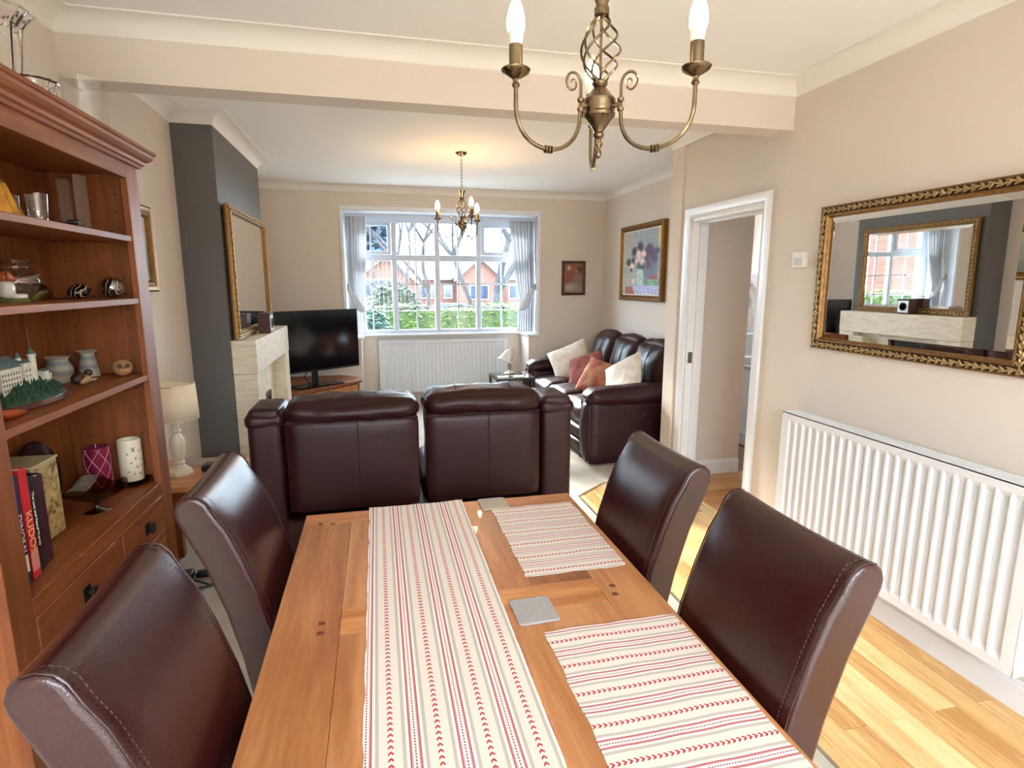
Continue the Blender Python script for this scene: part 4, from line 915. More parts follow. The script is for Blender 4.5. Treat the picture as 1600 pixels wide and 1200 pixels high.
# ---------------------------------------------------------------- books etc. on the base shelf
s = WT+.0015
def text(body, size, loc, rot, mat, parent, name='lettering', ext=.0004):
    c = bpy.data.curves.new(name, 'FONT'); c.body = body; c.size = size; c.extrude = ext; c.align_x = 'CENTER'; c.align_y = 'CENTER'
    t = bpy.data.objects.new(name, c); dg = bpy.context.evaluated_depsgraph_get(); me = bpy.data.meshes.new_from_object(t); bpy.data.objects.remove(t)
    me.name = name; o = bpy.data.objects.new(name, me); COL.objects.link(o); me.materials.clear(); me.materials.append(mat)
    o.parent = parent; o.location = Vector(loc)-(WL[parent] if parent else Vector()); o.rotation_euler = rot; WL[o] = Vector(loc); return o
paper = plain('book_pages', rgb(222, 208, 180), .9)
def book(label, y0, y1, xf, depth, h, cov, title=None, tcol=None, size=.02, tz=.45, patch=None):
    t = thing('book', label, 'book', (xf-depth/2, (y0+y1)/2, s), 'books on the base shelf')
    MB().box(xf-.002, xf, y0, y1, s, s+h).box(xf-depth, xf, y0, y0+.002, s, s+h).box(xf-depth, xf, y1-.002, y1, s, s+h).build('cover', cov, t, bevel=.0006)
    B(xf-depth+.004, xf-.002, y0+.002, y1-.002, s+.003, s+h-.004).build('pages', paper, t)
    if title: text(title, size, (xf+.0004, (y0+y1)/2, s+h*tz), (PI/2, PI/2, PI/2), tcol, t)
    if patch: B(xf, xf+.0006, y0+.003, y1-.003, s+patch[0], s+patch[1]).build('spine_label', patch[2], t)
    return t
cream = plain('title_cream', rgb(236, 224, 200), .6); gold = plain('title_gold', rgb(232, 190, 130), .5)
book('tall dark blue book nearest the bookcase post', 1.586, 1.614, -.902, .20, .288, plain('navy_cover', rgb(32, 50, 92), .4), 'DINOSAURS', cream, .026, .40, (.03, .075, cream))
book('tall bright red book with pale spine lettering', 1.616, 1.653, -.900, .21, .297, plain('red_cover', rgb(206, 44, 52), .35), 'KUDOS', gold, .034, .42, (.02, .07, plain('pink_label', rgb(232, 150, 140), .5)))
book('thin black book with small white title between red and maroon books', 1.664, 1.694, -.908, .19, .262, plain('black_cover', rgb(24, 22, 26), .4), 'The Lost and Found Worlds', cream, .013, .55)
book('thick maroon book beside the thin black one', 1.697, 1.745, -.915, .19, .250, plain('maroon_cover', rgb(58, 20, 34), .4))
book('slim black book against the gold box', 1.749, 1.770, -.935, .17, .245, plain('charcoal_cover', rgb(34, 26, 28), .4), patch=(.04, .20, plain('grey_label', rgb(140, 130, 124), .5)))
bxg = thing('gold_box', 'old gold and cream box standing among the books', 'box', (-1.06, 1.91, s))
a = M('marbled_gold', .5); n = a.noise(a.coord('Object', (1, 1, 1)), 22, 4, .6, 1.5); a.col(a.ramp(n, [(.35, rgb(92, 70, 36)), (.45, rgb(176, 146, 86)), (.6, rgb(196, 176, 130)), (.7, rgb(150, 120, 66))]))
B(-1.145, -.985, 1.83, 1.965, s, s+.235).build('carton', a.m, bxg, bevel=.003); B(-1.148, -.982, 1.827, 1.968, s+.235, s+.242).build('lid', plain('cream_lid', rgb(196, 180, 140), .6), bxg, bevel=.002)
dk = thing('dark_glass_plate', 'dark smoked glass plate leaning against the bookcase back', 'plate', (-1.12, 2.10, s))
MB().lathe(P([.10, .12, .118, .09], [0, .012, .014, .004]), (-1.128, 2.12, s+.125), 36, (1, 0, .12), cap=True).build('dish', plain('black_glass', rgb(30, 34, 32), .1), dk)
cd = thing('burgundy_candle', 'burgundy pillar candle carved with a diamond lattice', 'candle', (-1.06, 2.28, s))
wax = M('burgundy_wax', .35, Subsurface_Weight=.1); wax.col(rgb(122, 24, 58))
MB().lathe(P([.038, .040, .040, .035, .03], [0, .004, .150, .153, .148]), (-1.04, 2.335, s+.012), 32).build('body', wax.m, cd, ang=40)
lt = MB()
for k_ in range(6):
    for sg in (1, -1): lt.tube([(-1.04+.0405*math.cos(k_*PI/3+sg*t*.16), 2.335+.0405*math.sin(k_*PI/3+sg*t*.16), s+.014+.148*t/14) for t in range(15)], .0016, 4)
lt.build('lattice', plain('pink_wax', rgb(206, 110, 140), .4), cd); MB().tube([(-1.04, 2.335, s+.16), (-1.04, 2.336, s+.176)], .0012, 5).build('wick', cream, cd)
MB().lathe(P([.05, .064, .064, .05], [0, .006, .012, .010]), (-1.06, 2.30, s), 28).build('saucer', MT['smoke'], cd)
cp_2 = thing('glass_compote', 'brown glass compote dish with a rippled rim and round foot', 'bowl', (-.95, 2.09, s))
MB().lathe(P([.038, .036, .010, .007, .012, .03, .055, .080, .092], [0, .003, .010, .022, .034, .042, .052, .072, .088]), (-.955, 2.10, s), 48, cap=False, wob=lambda t, z: 1+(.16*math.cos(t*3+.8)*(z-.045)/.043 if z > .045 else 0)).build('bowl', MT['smoke'], cp_2, ang=180)
cp_2.children[0].data.vertices.foreach_get
me = cp_2.children[0].data
for q in me.vertices:
    if q.co.z > .05: q.co.z += .016*math.sin(math.atan2(q.co.y, q.co.x)*3+.8)*(q.co.z-.045)/.043
wc = thing('star_candle', 'white pillar candle printed with grey stars on a glass dish', 'candle', (-.95, 2.385, s))
MB().lathe(P([.038, .0395, .0395, .036, .030, .028], [0, .003, .158, .162, .160, .150]), (-.952, 2.392, s+.012), 32).build('body', plain('ivory_wax', rgb(226, 214, 190), .5, var=.03), wc, ang=50)
stg = plain('silver_star', rgb(120, 112, 104), .5)
def star(th, z, r_):
    mb = MB(); c_ = Vector((-.952, 2.392, s+.012+z)); N = Vector((math.cos(th), math.sin(th), 0)); U = Vector((-math.sin(th), math.cos(th), 0)); K = c_+N*.0398
    for i in range(8):
        a1 = i*PI/4; d_ = U*math.cos(a1)+Vector((0, 0, 1))*math.sin(a1); e_ = U*-math.sin(a1)+Vector((0, 0, 1))*math.cos(a1)
        tip = K+d_*r_; tip = c_+Vector((0, 0, tip.z-c_.z))+Vector((tip.x-c_.x, tip.y-c_.y, 0)).normalized()*.0399
        mb.add([K+e_*r_*.12, K-e_*r_*.12, tip], [(0, 1, 2)])
    mb.build('star', stg, wc, smooth=False)
for th, z, r_ in ((-.95, .125, .017), (-.45, .118, .007), (-.8, .09, .009), (-1.2, .075, .008), (-.35, .085, .006), (-.7, .055, .009), (-.25, .06, .008), (-1.0, .03, .008), (-.5, .028, .009), (-.05, .12, .007), (-1.45, .11, .007), (-1.5, .04, .008)): star(th, z, r_)
MB().lathe(P([.05, .054, .060, .066, .062, .05], [0, .002, .006, .014, .012, .008]), (-.945, 2.372, s), 36).build('dish', MT['smoke'], wc)
# ================================================================== WALL THINGS
def framed(name, label, cat, axis, face, out, a0, a1, z0, z1, fw_, prof, fmats, inner, group=None, back=None):
    """rectangular frame on a wall. axis 'x': plane x=face, a along y. 'y': plane y=face, a along x. out: direction sign of the room"""
    cxy = ((face, (a0+a1)/2) if axis == 'x' else ((a0+a1)/2, face)); t = thing(name, label, cat, (cxy[0], cxy[1], z0), group)
    def W_(a_, z, d): return (face+out*d, a_, z) if axis == 'x' else (a_, face+out*d, z)
    n = len(prof); cs_ = [(a0, z0, 1, 1), (a1, z0, -1, 1), (a1, z1, -1, -1), (a0, z1, 1, -1)]; v = []
    for a_, z, sa, sz in cs_:
        for o_, d in prof: v.append(W_(a_+sa*o_, z+sz*o_, d))
    f = []
    for j in range(4):
        k = (j+1) % 4; f += [(j*n+i, j*n+i+1, k*n+i+1, k*n+i) for i in range(n-1)]
    o = MB().add(v, f).build('frame', fmats, t, ang=30)
    bm = bmesh.new(); bm.from_mesh(o.data); bmesh.ops.recalc_face_normals(bm, faces=bm.faces); bm.to_mesh(o.data); bm.free()
    return t, W_
# --- overmantel mirror and wall mirror with carved leaves
leaf_me = None
def carved(t, W_, a0, a1, z0, z1, off, d, size, mat, axis, every):
    """leaf sprigs round the frame: one mesh shared by all"""
    global leaf_me
    def sprig():
        mb = MB()
        for (px_, pz, an, L) in ((0, .18, .55, 1), (0, -.18, -.55, 1), (.45, 0, 0, .8)):
            q = Matrix.Rotation(an, 3, 'Y' if axis == 'y' else 'X')
            if axis == 'x': mb.ball((0, px_*size, pz*size), .22*size, .55*size*L, .17*size, 8, 6, Matrix.Rotation(an, 3, 'X'))
            else: mb.ball((px_*size, 0, pz*size), .55*size*L, .22*size, .17*size, 8, 6, Matrix.Rotation(-an, 3, 'Y'))
        return mb
    sp_ = sprig(); o = sp_.build('carved_leaf', mat, t); c0 = Vector(WL[o])
    first = True
    def put(a_, z, ang_):
        nonlocal first, o
        loc = Vector(W_(a_, z, d))
        if first: q = o; q.location = loc-WL[t]; first = False
        else: q = o.copy(); COL.objects.link(q); q.parent = t; q.location = loc-WL[t]
        jt = .35*math.sin(a_*91+z*57); q.rotation_euler = (ang_+jt, 0, 0) if axis == 'x' else (0, -ang_-jt, 0)
    # centre the mesh
    zs = [v_.co.z for v_ in o.data.vertices]; zc = (min(zs)+max(zs))/2
    for v_ in o.data.vertices: v_.co.z -= zc
    La, Lz = a1-a0-2*off, z1-z0-2*off
    na, nz = max(2, round(La/every)), max(2, round(Lz/every))
    for i in range(na+1):
        a_ = a0+off+La*i/na; put(a_, z0+off, 0); put(a_, z1-off, 0)
    for i in range(1, nz): z = z0+off+Lz*i/nz; put(a0+off, z, PI/2); put(a1-off, z, PI/2)
prof = [(0, 0), (0, .020), (.003, .026), (.008, .024), (.036, .024), (.040, .031), (.046, .031), (.049, .024), (.054, .020), (.057, .012)]
my0, my1, mz0, mz1 = 1.452, 2.452, 1.180, 1.868
wm, W_ = framed('wall_mirror', 'large gilt-framed mirror with carved leaf border above the dining radiator', 'mirror', 'x', XR, -1, my0, my1, mz0, mz1, .084, prof, MT['gilt'], None)
carved(wm, W_, my0, my1, mz0, mz1, .022, .028, .028, MT['giltlight'], 'x', .030)
o = MB().box(XR-.0245, XR-.020, my0+.008, my0+.036, mz0+.008, mz1-.008).box(XR-.0245, XR-.020, my1-.036, my1-.008, mz0+.008, mz1-.008).box(XR-.0245, XR-.020, my0+.036, my1-.036, mz0+.008, mz0+.036).box(XR-.0245, XR-.020, my0+.036, my1-.036, mz1-.036, mz1-.008).build('frame_recess', MT['giltdark'], wm, smooth=False)
def bevel_glass(t, axis, face, out, a0, a1, z0, z1, d, bw_=.028, dp=.0025):
    v = []
    for (k_, dd) in ((0, d), (bw_, d+dp)):
        for a_, z in ((a0+k_, z0+k_), (a1-k_, z0+k_), (a1-k_, z1-k_), (a0+k_, z1-k_)): v.append((face+out*dd, a_, z) if axis == 'x' else (a_, face+out*dd, z))
    f = [(4, 5, 6, 7)]+[(j, (j+1) % 4, 4+(j+1) % 4, 4+j) for j in range(4)]
    o = MB().add(v, f).build('mirror_glass', MT['mirror'], t, smooth=False); bm = bmesh.new(); bm.from_mesh(o.data); bmesh.ops.recalc_face_normals(bm, faces=bm.faces); bm.to_mesh(o.data); bm.free()
bevel_glass(wm, 'x', XR, -1, my0+.055, my1-.055, mz0+.055, mz1-.055, .012)
wm.rotation_euler = (0, -.0125, 0)   # hangs slightly forward at the top
oy0, oy1, oz0, oz1, OX = 4.065, 5.30, 1.131, 2.005, -.935
om, W_ = framed('overmantel_mirror', 'gilt-framed mirror standing on the stone mantelpiece against the dark chimney breast', 'mirror', 'x', OX, 1, oy0, oy1, oz0, oz1, .08, [(o_, d+.012) for o_, d in prof], MT['gilt'], None)
carved(om, W_, oy0, oy1, oz0, oz1, .022, .040, .030, MT['giltlight'], 'x', .036)
bevel_glass(om, 'x', OX, 1, oy0+.055, oy1-.055, oz0+.055, oz1-.055, .024)
B(OX, OX+.012, oy0+.01, oy1-.01, oz0+.01, oz1-.01).build('backing_board', MT['giltdark'], om)

# --- painted canvases: a colour attribute on a fine mesh
def canvas(name, parent, axis, face, out, a0, a1, z0, z1, d, nu, nv, fn, rough=.6):
    V = []
    for j in range(nv+1):
        for i in range(nu+1):
            a_ = a0+(a1-a0)*i/nu; z = z0+(z1-z0)*j/nv; V.append((face+out*d, a_, z) if axis == 'x' else (a_, face+out*d, z))
    F_ = [(j*(nu+1)+i, j*(nu+1)+i+1, (j+1)*(nu+1)+i+1, (j+1)*(nu+1)+i) for j in range(nv) for i in range(nu)]
    m_ = M(name+'_paint', rough); at = m_.n('ShaderNodeAttribute'); at.attribute_name = 'paint'; m_.col(at.outputs['Color']); nn = m_.noise(m_.world(), 120, 3); m_.bump(nn, .5, .002)
    o = MB().add(V, F_).build('canvas', m_.m, parent, smooth=False); ca = o.data.color_attributes.new('paint', 'FLOAT_COLOR', 'POINT'); arr = np.ones(((nu+1)*(nv+1), 4), np.float32)
    k = 0
    for j in range(nv+1):
        for i in range(nu+1): arr[k, :3] = lin(tuple(min(1, max(0, c/255)) for c in fn(i/nu, j/nv))); k += 1
    ca.data.foreach_set('color', arr.ravel()); return o
def blob(u, v, cx_, cy0_, r, ry=None): return math.exp(-(((u-cx_)/r)**2+((v-cy0_)/(ry or r))**2)**2)
def mixc(a_, b_, t): return tuple(a_[i]*(1-t)+b_[i]*t for i in range(3))
def flowers(uu, v):
    u = 1-uu   # u grows towards the camera side of the wall
    nz1 = NZ.noise(Vector((u*14, v*18, 0))); nz2 = NZ.noise(Vector((u*34, v*40, 5))); u += nz2*.012; v2 = v+nz1*.012
    c = mixc((178, 176, 160), (142, 158, 176), min(1, max(0, u*1.2-.1+nz1*.5))); c = mixc(c, (104, 112, 126), max(0, nz2)*.9); c = mixc(c, (206, 196, 168), max(0, -nz2)*.6)
    c = mixc(c, (224, 184, 124), max(0, min(1, (u-.92+.04*math.sin(v*9))*22))*(v > .28))
    c = mixc(c, (86, 92, 108), .8*blob(u, v, .72, .42, .2, .3)); 
    for (x, y, r) in ((.30, .68, .07), (.46, .74, .08), (.15, .52, .06), (.28, .53, .06), (.62, .66, .06), (.70, .68, .09), (.78, .62, .09), (.84, .55, .07), (.9, .66, .05), (.64, .56, .06), (.68, .46, .07), (.22, .40, .04), (.5, .44, .07)): c = mixc(c, (52, 54, 62) if x < .6 else (88, 58, 84), min(1, 1.1*blob(u, v2, x, y, r)))
    for (x, y, r) in ((.42, .65, .062), (.56, .63, .062), (.38, .52, .06), (.53, .51, .065), (.25, .46, .058), (.30, .22, .05), (.44, .58, .04), (.16, .44, .03)): t = blob(u, v2, x, y, r, r*.8); c = mixc(c, (234, 186, 176) if nz2 > 0 else (240, 214, 206), min(1, 1.2*t))
    for (x, y) in ((.46, .44), (.40, .46), (.56, .45), (.5, .40)): c = mixc(c, (54, 82, 70), .8*blob(u, v, x, y, .035, .06))
    if .14 < v < .40 and abs(u-.47) < .065+.03*math.sin((v-.14)*12): c = mixc((148, 184, 170), (196, 214, 200), max(0, .5+nz1))
    if .14 < v < .25 and abs(u-.82) < .14: c = mixc((96, 152, 118), (150, 190, 150), max(0, .4-nz1))
    c = mixc(c, (150, 76, 70), min(1, 1.1*blob(u, v, .82, .275, .1, .035)))
    if v < .15 and u > .26+(.15-v)*.6: c = mixc((150, 150, 196), (206, 204, 226), max(0, min(1, .5+nz2*1.5)))
    elif v < .13 and u > .08: c = (172, 92, 74)
    return c
fp, W_ = framed('flower_painting', 'gilt-framed painting of pink flowers in a pale green vase above the sofa', 'painting', 'x', XF, -1, 4.965, 5.93, 1.325, 2.095, .06, [(0, 0), (0, .045), (.012, .052), (.024, .046), (.034, .05), (.044, .036), (.062, .022)], MT['gilt'], None)
canvas('flowers', fp, 'x', XF, -1, 5.02, 5.875, 1.38, 2.04, .024, 96, 96, flowers)
MB().box(XF-.030, XF-.024, 5.02, 5.03, 1.38, 2.04).box(XF-.030, XF-.024, 5.865, 5.875, 1.38, 2.04).box(XF-.030, XF-.024, 5.02, 5.875, 1.38, 1.39).box(XF-.030, XF-.024, 5.02, 5.875, 2.03, 2.04).build('slip', MT['cream'], fp)
def figures(u, v):
    nz1 = NZ.noise(Vector((u*9, v*12, 3))); nz2 = NZ.noise(Vector((u*22, v*26, 8)))
    c = mixc((132, 74, 48), (168, 106, 82), .5+nz1); c = mixc(c, (96, 52, 34), max(0, nz2)*.8)
    c = mixc(c, (206, 196, 180), blob(u, v, .25, .84, .10, .10)); c = mixc(c, (148, 66, 44), .7*blob(u, v, .22, .55, .16, .2)); c = mixc(c, (74, 50, 30), blob(u, v, .82, .78, .16, .11))
    c = mixc(c, (198, 140, 118), blob(u, v, .66, .74, .08, .05)); c = mixc(c, (132, 116, 106), blob(u, v, .72, .45, .24, .24)); c = mixc(c, (170, 164, 156), blob(u, v, .35, .18, .4, .16)); c = mixc(c, (150, 140, 130), .8*blob(u, v, .7, .14, .3, .14))
    return mixc(c, (90, 80, 74), max(0, nz2)*.5)
sm, W_ = framed('small_painting', 'small dark-framed brown painting of two seated figures on the window wall', 'painting', 'y', YB, -1, 2.14, 2.432, 1.364, 1.762, .03, [(0, 0), (0, .022), (.008, .026), (.020, .022), (.030, .014)], wood('dark_frame', rgb(52, 30, 20), rgb(70, 42, 28), rgb(84, 52, 34), 'z'), None)
canvas('figures', sm, 'y', YB, -1, 2.168, 2.404, 1.392, 1.734, .012, 60, 84, figures)
lp, W_ = framed('left_wall_picture', 'gilt-edged framed picture half hidden behind the bookcase on the cream wall', 'painting', 'x', XL, 1, 2.93, 3.475, 1.455, 1.895, .06, [(0, 0), (0, .030), (.010, .038), (.022, .034), (.035, .026), (.048, .030), (.060, .018)], MT['gilt'], None)
lp.name = 'framed_picture'
canvas('landscape', lp, 'x', XL, 1, 2.988, 3.417, 1.513, 1.837, .016, 40, 40, lambda u, v: mixc((120, 124, 110), (196, 190, 170), max(0, min(1, v+.3*NZ.noise(Vector((u*6, v*6, 0)))))))

# --- thermostat
th = thing('thermostat', 'small white thermostat on the wall between door and mirror', 'thermostat', (XR, 2.59, 1.585))
B(XR-.028, XR, 2.548, 2.632, 1.583, 1.662).build('body', MT['white_plastic'], th, bevel=.003)
B(XR-.034, XR-.028, 2.552, 2.628, 1.640, 1.652).build('slider', MT['white_plastic'], th, bevel=.001)
B(XR-.0292, XR-.028, 2.56, 2.62, 1.592, 1.632).build('grille', plain('pale_grey_plastic', rgb(206, 200, 196), .5), th)

# --- radiators: pressed panel with vertical flutes
def radiator(label, axis, face, out, a0, a1, z0, z1, pitch, depth=.10):
    cc = (face+out*.05, (a0+a1)/2, z0) if axis == 'x' else ((a0+a1)/2, face+out*.05, z0)
    t = thing('radiator', label, 'radiator', cc, 'white panel radiators')
    def W_(a_, d, z): return (face+out*d, a_, z) if axis == 'x' else (a_, face+out*d, z)
    df = depth; dr_ = depth-.014; prof = [(a0, df-.002), (a0+.028, df)]; n = int((a1-a0-.06)/pitch); st0 = (a0+a1)/2-n*pitch/2
    for i in range(n):
        b_ = st0+i*pitch; w_ = pitch
        prof += [(b_+w_*.05, df), (b_+w_*.11, dr_), (b_+w_*.80, dr_), (b_+w_*.87, df), (b_+w_*.99, df)]
    prof += [(a1-.028, df), (a1, df-.002)]
    zs = [z0, z0+.035, z0+.055, z1-.055, z1-.035, z1]; m = len(prof); V = []; F_ = []
    for j, z in enumerate(zs):
        for a_, d in prof:
            dd = d if 2 <= j <= 3 else df
            V.append(W_(a_, dd, z))
    for j in range(len(zs)-1):
        for i in range(m-1): F_.append((j*m+i, j*m+i+1, (j+1)*m+i+1, (j+1)*m+i))
    o = MB().add(V, F_).build('front_panel', MT['gloss'], t, ang=25); bm = bmesh.new(); bm.from_mesh(o.data); bmesh.ops.recalc_face_normals(bm, faces=bm.faces); bm.to_mesh(o.data); bm.free()
    def bx_(aa, ab, d0, d1, za, zb): p, q = W_(aa, d0, za), W_(ab, d1, zb); return (min(p[0], q[0]), max(p[0], q[0]), min(p[1], q[1]), max(p[1], q[1]), za, zb)
    B(*bx_(a0, a0+.004, .02, df, z0, z1)).build('end_panel', MT['gloss'], t, bevel=.001); B(*bx_(a1-.004, a1, .02, df, z0, z1)).build('end_panel', MT['gloss'], t, bevel=.001)
    gr = MB(); k_ = int((a1-a0)/.014)
    for i in range(k_): a_ = a0+.006+i*(a1-a0-.012)/k_; gr.box(*bx_(a_, a_+.006, .03, df-.01, z1-.004, z1))
    gr.box(*bx_(a0, a1, df-.012, df, z1-.005, z1+.001)); gr.box(*bx_(a0, a1, .018, .03, z1-.005, z1+.001)); gr.build('top_grille', MT['gloss'], t, smooth=False)['kind'] = 'stuff'
    B(*bx_(a0+.01, a1-.01, .018, .024, z0, z1-.01)).build('rear_panel', MT['gloss'], t)
    for a_ in (a0+.15, a1-.15): B(*bx_(a_, a_+.03, 0, .02, z0+.1, z1-.1)).build('bracket', MT['gloss'], t)
    for a_ in (a1-.06, a1-.12):
        p0, p1, p2 = W_(a_, .05, z0+.01), W_(a_, .05, z0-.03), W_(a_, .05, .012); MB().tube([p0, p1, p2], .0075, 8).build('pipe', MT['gloss'], t)
    return t
radiator('long white panel radiator on the dining wall below the gilt mirror', 'x', XR, -1, 1.287, 2.505, .172, .84, .0492, .11)
radiator('white panel radiator in the alcove under the lounge window', 'y', YW, -1, .0, 1.56, .20, .835, .0495, .10)

# ================================================================== FIREPLACE
tv_ = M('travertine', .45, spec=.4); n = tv_.noise(tv_.world((2, 3, 16)), 3, 5, .65, .4); tv_.col(tv_.ramp(n, [(.3, rgb(206, 190, 164)), (.5, rgb(222, 210, 188)), (.7, rgb(232, 224, 208))])); TV = tv_.m
fpx = -.79
fs = thing('fire_surround', 'pale stone fire surround with a thick mantel block on the chimney breast', 'fireplace', (-.87, 4.72, 0))
B(CX+.002, fpx, CY0+.002, 5.42, .905, 1.127).build('mantel', TV, fs, bevel=.003)
B(CX+.002, fpx-.004, CY0+.004, 4.245, .009, .903).build('leg', TV, fs, bevel=.003); B(CX+.002, fpx-.004, 5.225, 5.418, .009, .903).build('leg', TV, fs, bevel=.003)
MB().box(CX+.002, -.90, 4.247, 4.50, .009, .903).box(CX+.002, -.90, 4.97, 5.223, .009, .903).box(CX+.002, -.90, 4.50, 4.97, .62, .903).build('back_panel', TV, fs, bevel=.002)
B(CX+.002, -.55, 4.15, 5.30, .009, .05).build('hearth', TV, fs, bevel=.003)
MB().box(-.90, -.885, 4.49, 4.53, .05, .63).box(-.90, -.885, 4.94, 4.98, .05, .63).box(-.90, -.885, 4.49, 4.98, .59, .63).build('fire_trim', plain('bronze_trim', rgb(90, 70, 54), .35, .8), fs)
B(CX+.002, -.905, 4.5, 4.97, .05, .62).build('fire_box', MT['black'], fs)
# clock on the mantel
ck = thing('mantel_clock', 'dark wooden box clock with a silvery face and top handle on the mantel', 'clock', (-.825, 4.63, 1.128))
dw = wood('dark_walnut', rgb(48, 24, 20), rgb(66, 34, 28), rgb(80, 44, 34), 'z', rough=.55)
B(-.872, -.786, 4.565, 4.70, 1.136, 1.268).build('case', dw, ck, bevel=.002)
MB().box(-.868, -.79, 4.57, 4.695, 1.1285, 1.136).box(-.876, -.782, 4.56, 4.705, 1.268, 1.276).build('moulding', dw, ck, bevel=.002)
B(-.786, -.783, 4.575, 4.69, 1.145, 1.26).build('face_plate', plain('brushed_silver', rgb(206, 206, 202), .3, .6), ck)
MB().lathe([(.042, 0), (.042, .003), (.036, .003), (.036, 0)], (-.783, 4.632, 1.203), 28, (1, 0, 0)).build('dial_ring', plain('dial_ring', rgb(110, 108, 104), .3, .9), ck)
MB().tube([(-.779, 4.632, 1.203), (-.779, 4.612, 1.213)], .0015, 5).tube([(-.779, 4.632, 1.203), (-.779, 4.645, 1.232)], .0012, 5).build('clock_hand', MT['black'], ck)
MB().tube([(-.83, 4.59, 1.276), (-.83, 4.59, 1.296), (-.83, 4.632, 1.302), (-.83, 4.675, 1.296), (-.83, 4.675, 1.276)], .003, 6).build('handle', plain('pewter', rgb(110, 104, 98), .3, .9), ck)

# ================================================================== TELEVISION
L_, R_ = Vector((-1.03, 5.52, 0)), Vector((-.205, 6.16, 0)); u_ = (R_-L_).normalized(); nrm = Vector((u_.y, -u_.x, 0)); Wt = (R_-L_).length
tvt = thing('television', 'black flat screen television standing on the oak corner unit', 'television', (-.62, 5.85, .5))
def tp(a_, d, z): p = L_+u_*a_+nrm*d; return (p.x, p.y, z)
def slab(a0, a1, d0, d1, z0, z1): return MB().add([tp(a_, d, z) for z in (z0, z1) for d in (d0, d1) for a_ in (a0, a1)], [(0, 1, 3, 2), (4, 6, 7, 5), (0, 4, 5, 1), (2, 3, 7, 6), (0, 2, 6, 4), (1, 5, 7, 3)])
slab(0, Wt, -.035, .0, .642, 1.242).build('casing', MT['black'], tvt, bevel=.003)
slab(.012, Wt-.012, .0, .0015, .662, 1.232).build('screen', MT['screen'], tvt)
slab(Wt/2-.03, Wt/2+.03, -.03, -.005, .515, .65).build('neck', MT['black'], tvt, bevel=.003)
MB().prism([tp(a_, d, 0)[:2] for a_, d in ((Wt/2-.27, -.1), (Wt/2-.24, .12), (Wt/2+.24, .12), (Wt/2+.27, -.1))], 'z', .5015, .515).build('base', MT['screen'], tvt, bevel=.003)
MB().tube([tp(Wt/2-.07, -.02, .66), tp(Wt/2-.12, -.01, .60), tp(Wt/2-.09, -.0, .55), tp(Wt/2-.06, -.02, .52)], .005, 6).build('cable', MT['black'], tvt)
tu = thing('corner_television_unit', 'low oak corner unit under the television beside the radiator', 'cabinet', (-.6, 5.9, 0))
pl = [(-.78, 5.46), (-.19, 6.10), (-.19, 6.28), (-.42, 6.46), (-1.15, 6.46), (-1.15, 5.46)]
MB().prism(pl, 'z', .472, .5).build('top', MT['cab'], tu, bevel=.004)
pl2 = [(-.80, 5.475), (-.215, 6.11), (-.215, 6.27), (-.43, 6.44), (-1.13, 6.44), (-1.13, 5.475)]
MB().prism(pl2, 'z', .009, .472).build('body', MT['cab'], tu, bevel=.002)
e_ = (Vector((-.215, 6.11, 0))-Vector((-.80, 5.475, 0))); eL = e_.length; e_.normalize(); en = Vector((e_.y, -e_.x, 0))
def up_(a_, d, z): p = Vector((-.80, 5.475, 0))+e_*a_+en*d; return (p.x, p.y, z)
for (aa, ab) in ((.03, eL/2-.01), (eL/2+.01, eL-.03)):
    dr_ = MB().add([up_(a_, d, z) for z in (.33, .455) for d in (0, .008) for a_ in (aa, ab)], [(0, 1, 3, 2), (4, 6, 7, 5), (0, 4, 5, 1), (2, 3, 7, 6), (0, 2, 6, 4), (1, 5, 7, 3)]).build('drawer', MT['oakx'], tu, bevel=.002)
    am = (aa+ab)/2; MB().ball(up_(am, .018, .392), .011).build('knob', pew, dr_)

# ================================================================== SIDE TABLES AND LAMPS
stb = thing('side_table', 'oak side table behind the sofa arm carrying the cream lamp', 'table', (-.93, 3.07, 0))
ZT = .55; B(-1.16, -.72, 2.84, 3.32, ZT-.028, ZT).build('top', MT['oakx'], stb, bevel=.003)
MB().box(-1.13, -.75, 2.87, 2.89, ZT-.10, ZT-.028).box(-1.13, -.75, 3.27, 3.29, ZT-.10, ZT-.028).box(-1.13, -1.11, 2.87, 3.29, ZT-.10, ZT-.028).box(-.77, -.75, 2.87, 3.29, ZT-.10, ZT-.028).build('apron', MT['cab'], stb)
for x in (-1.135, -.79):
    for y in (2.865, 3.25): B(x, x+.045, y, y+.045, .009, ZT-.028).build('leg', MT['cabz'], stb, bevel=.002)
lm = thing('cream_table_lamp', 'cream table lamp with drum shade and turned base beside the bookcase', 'lamp', (-1.0, 3.045, ZT))
lc = (-1.0, 3.045, ZT+.0006)
MB().lathe(P([.060, .062, .056, .040, .030, .026], [0, .012, .026, .034, .046, .056]), lc, 8).build('foot', MT['cream'], lm, ang=30)
MB().lathe(P([.022, .028, .022, .030, .036, .034, .020, .016, .026, .018, .014], [.056, .064, .072, .10, .14, .18, .205, .215, .224, .234, .300]), lc, 28).build('stem', MT['cream'], lm, ang=50)
MB().lathe(P([.108, .101], [.285, .462]), (lc[0]+.002, lc[1], lc[2]), 40, cap=False).build('shade', MT['shade'], lm, ang=180, solid=.003)
MB().lathe(P([.1085, .1085], [.285, .291]), lc, 40, cap=False).build('shade_trim', plain('shade_trim', rgb(214, 196, 164), .7), lm, ang=180, solid=.004)
MB().lathe(P([.1012, .1012], [.456, .463]), lc, 40, cap=False).build('shade_trim', plain('shade_trim', rgb(214, 196, 164), .7), lm, ang=180, solid=.004)
MB().tube([(lc[0]-.100, lc[1], lc[2]+.44), (lc[0], lc[1], lc[2]+.44), (lc[0]+.100, lc[1], lc[2]+.44)], .002, 5).build('shade_ring', MT['brass'], lm)
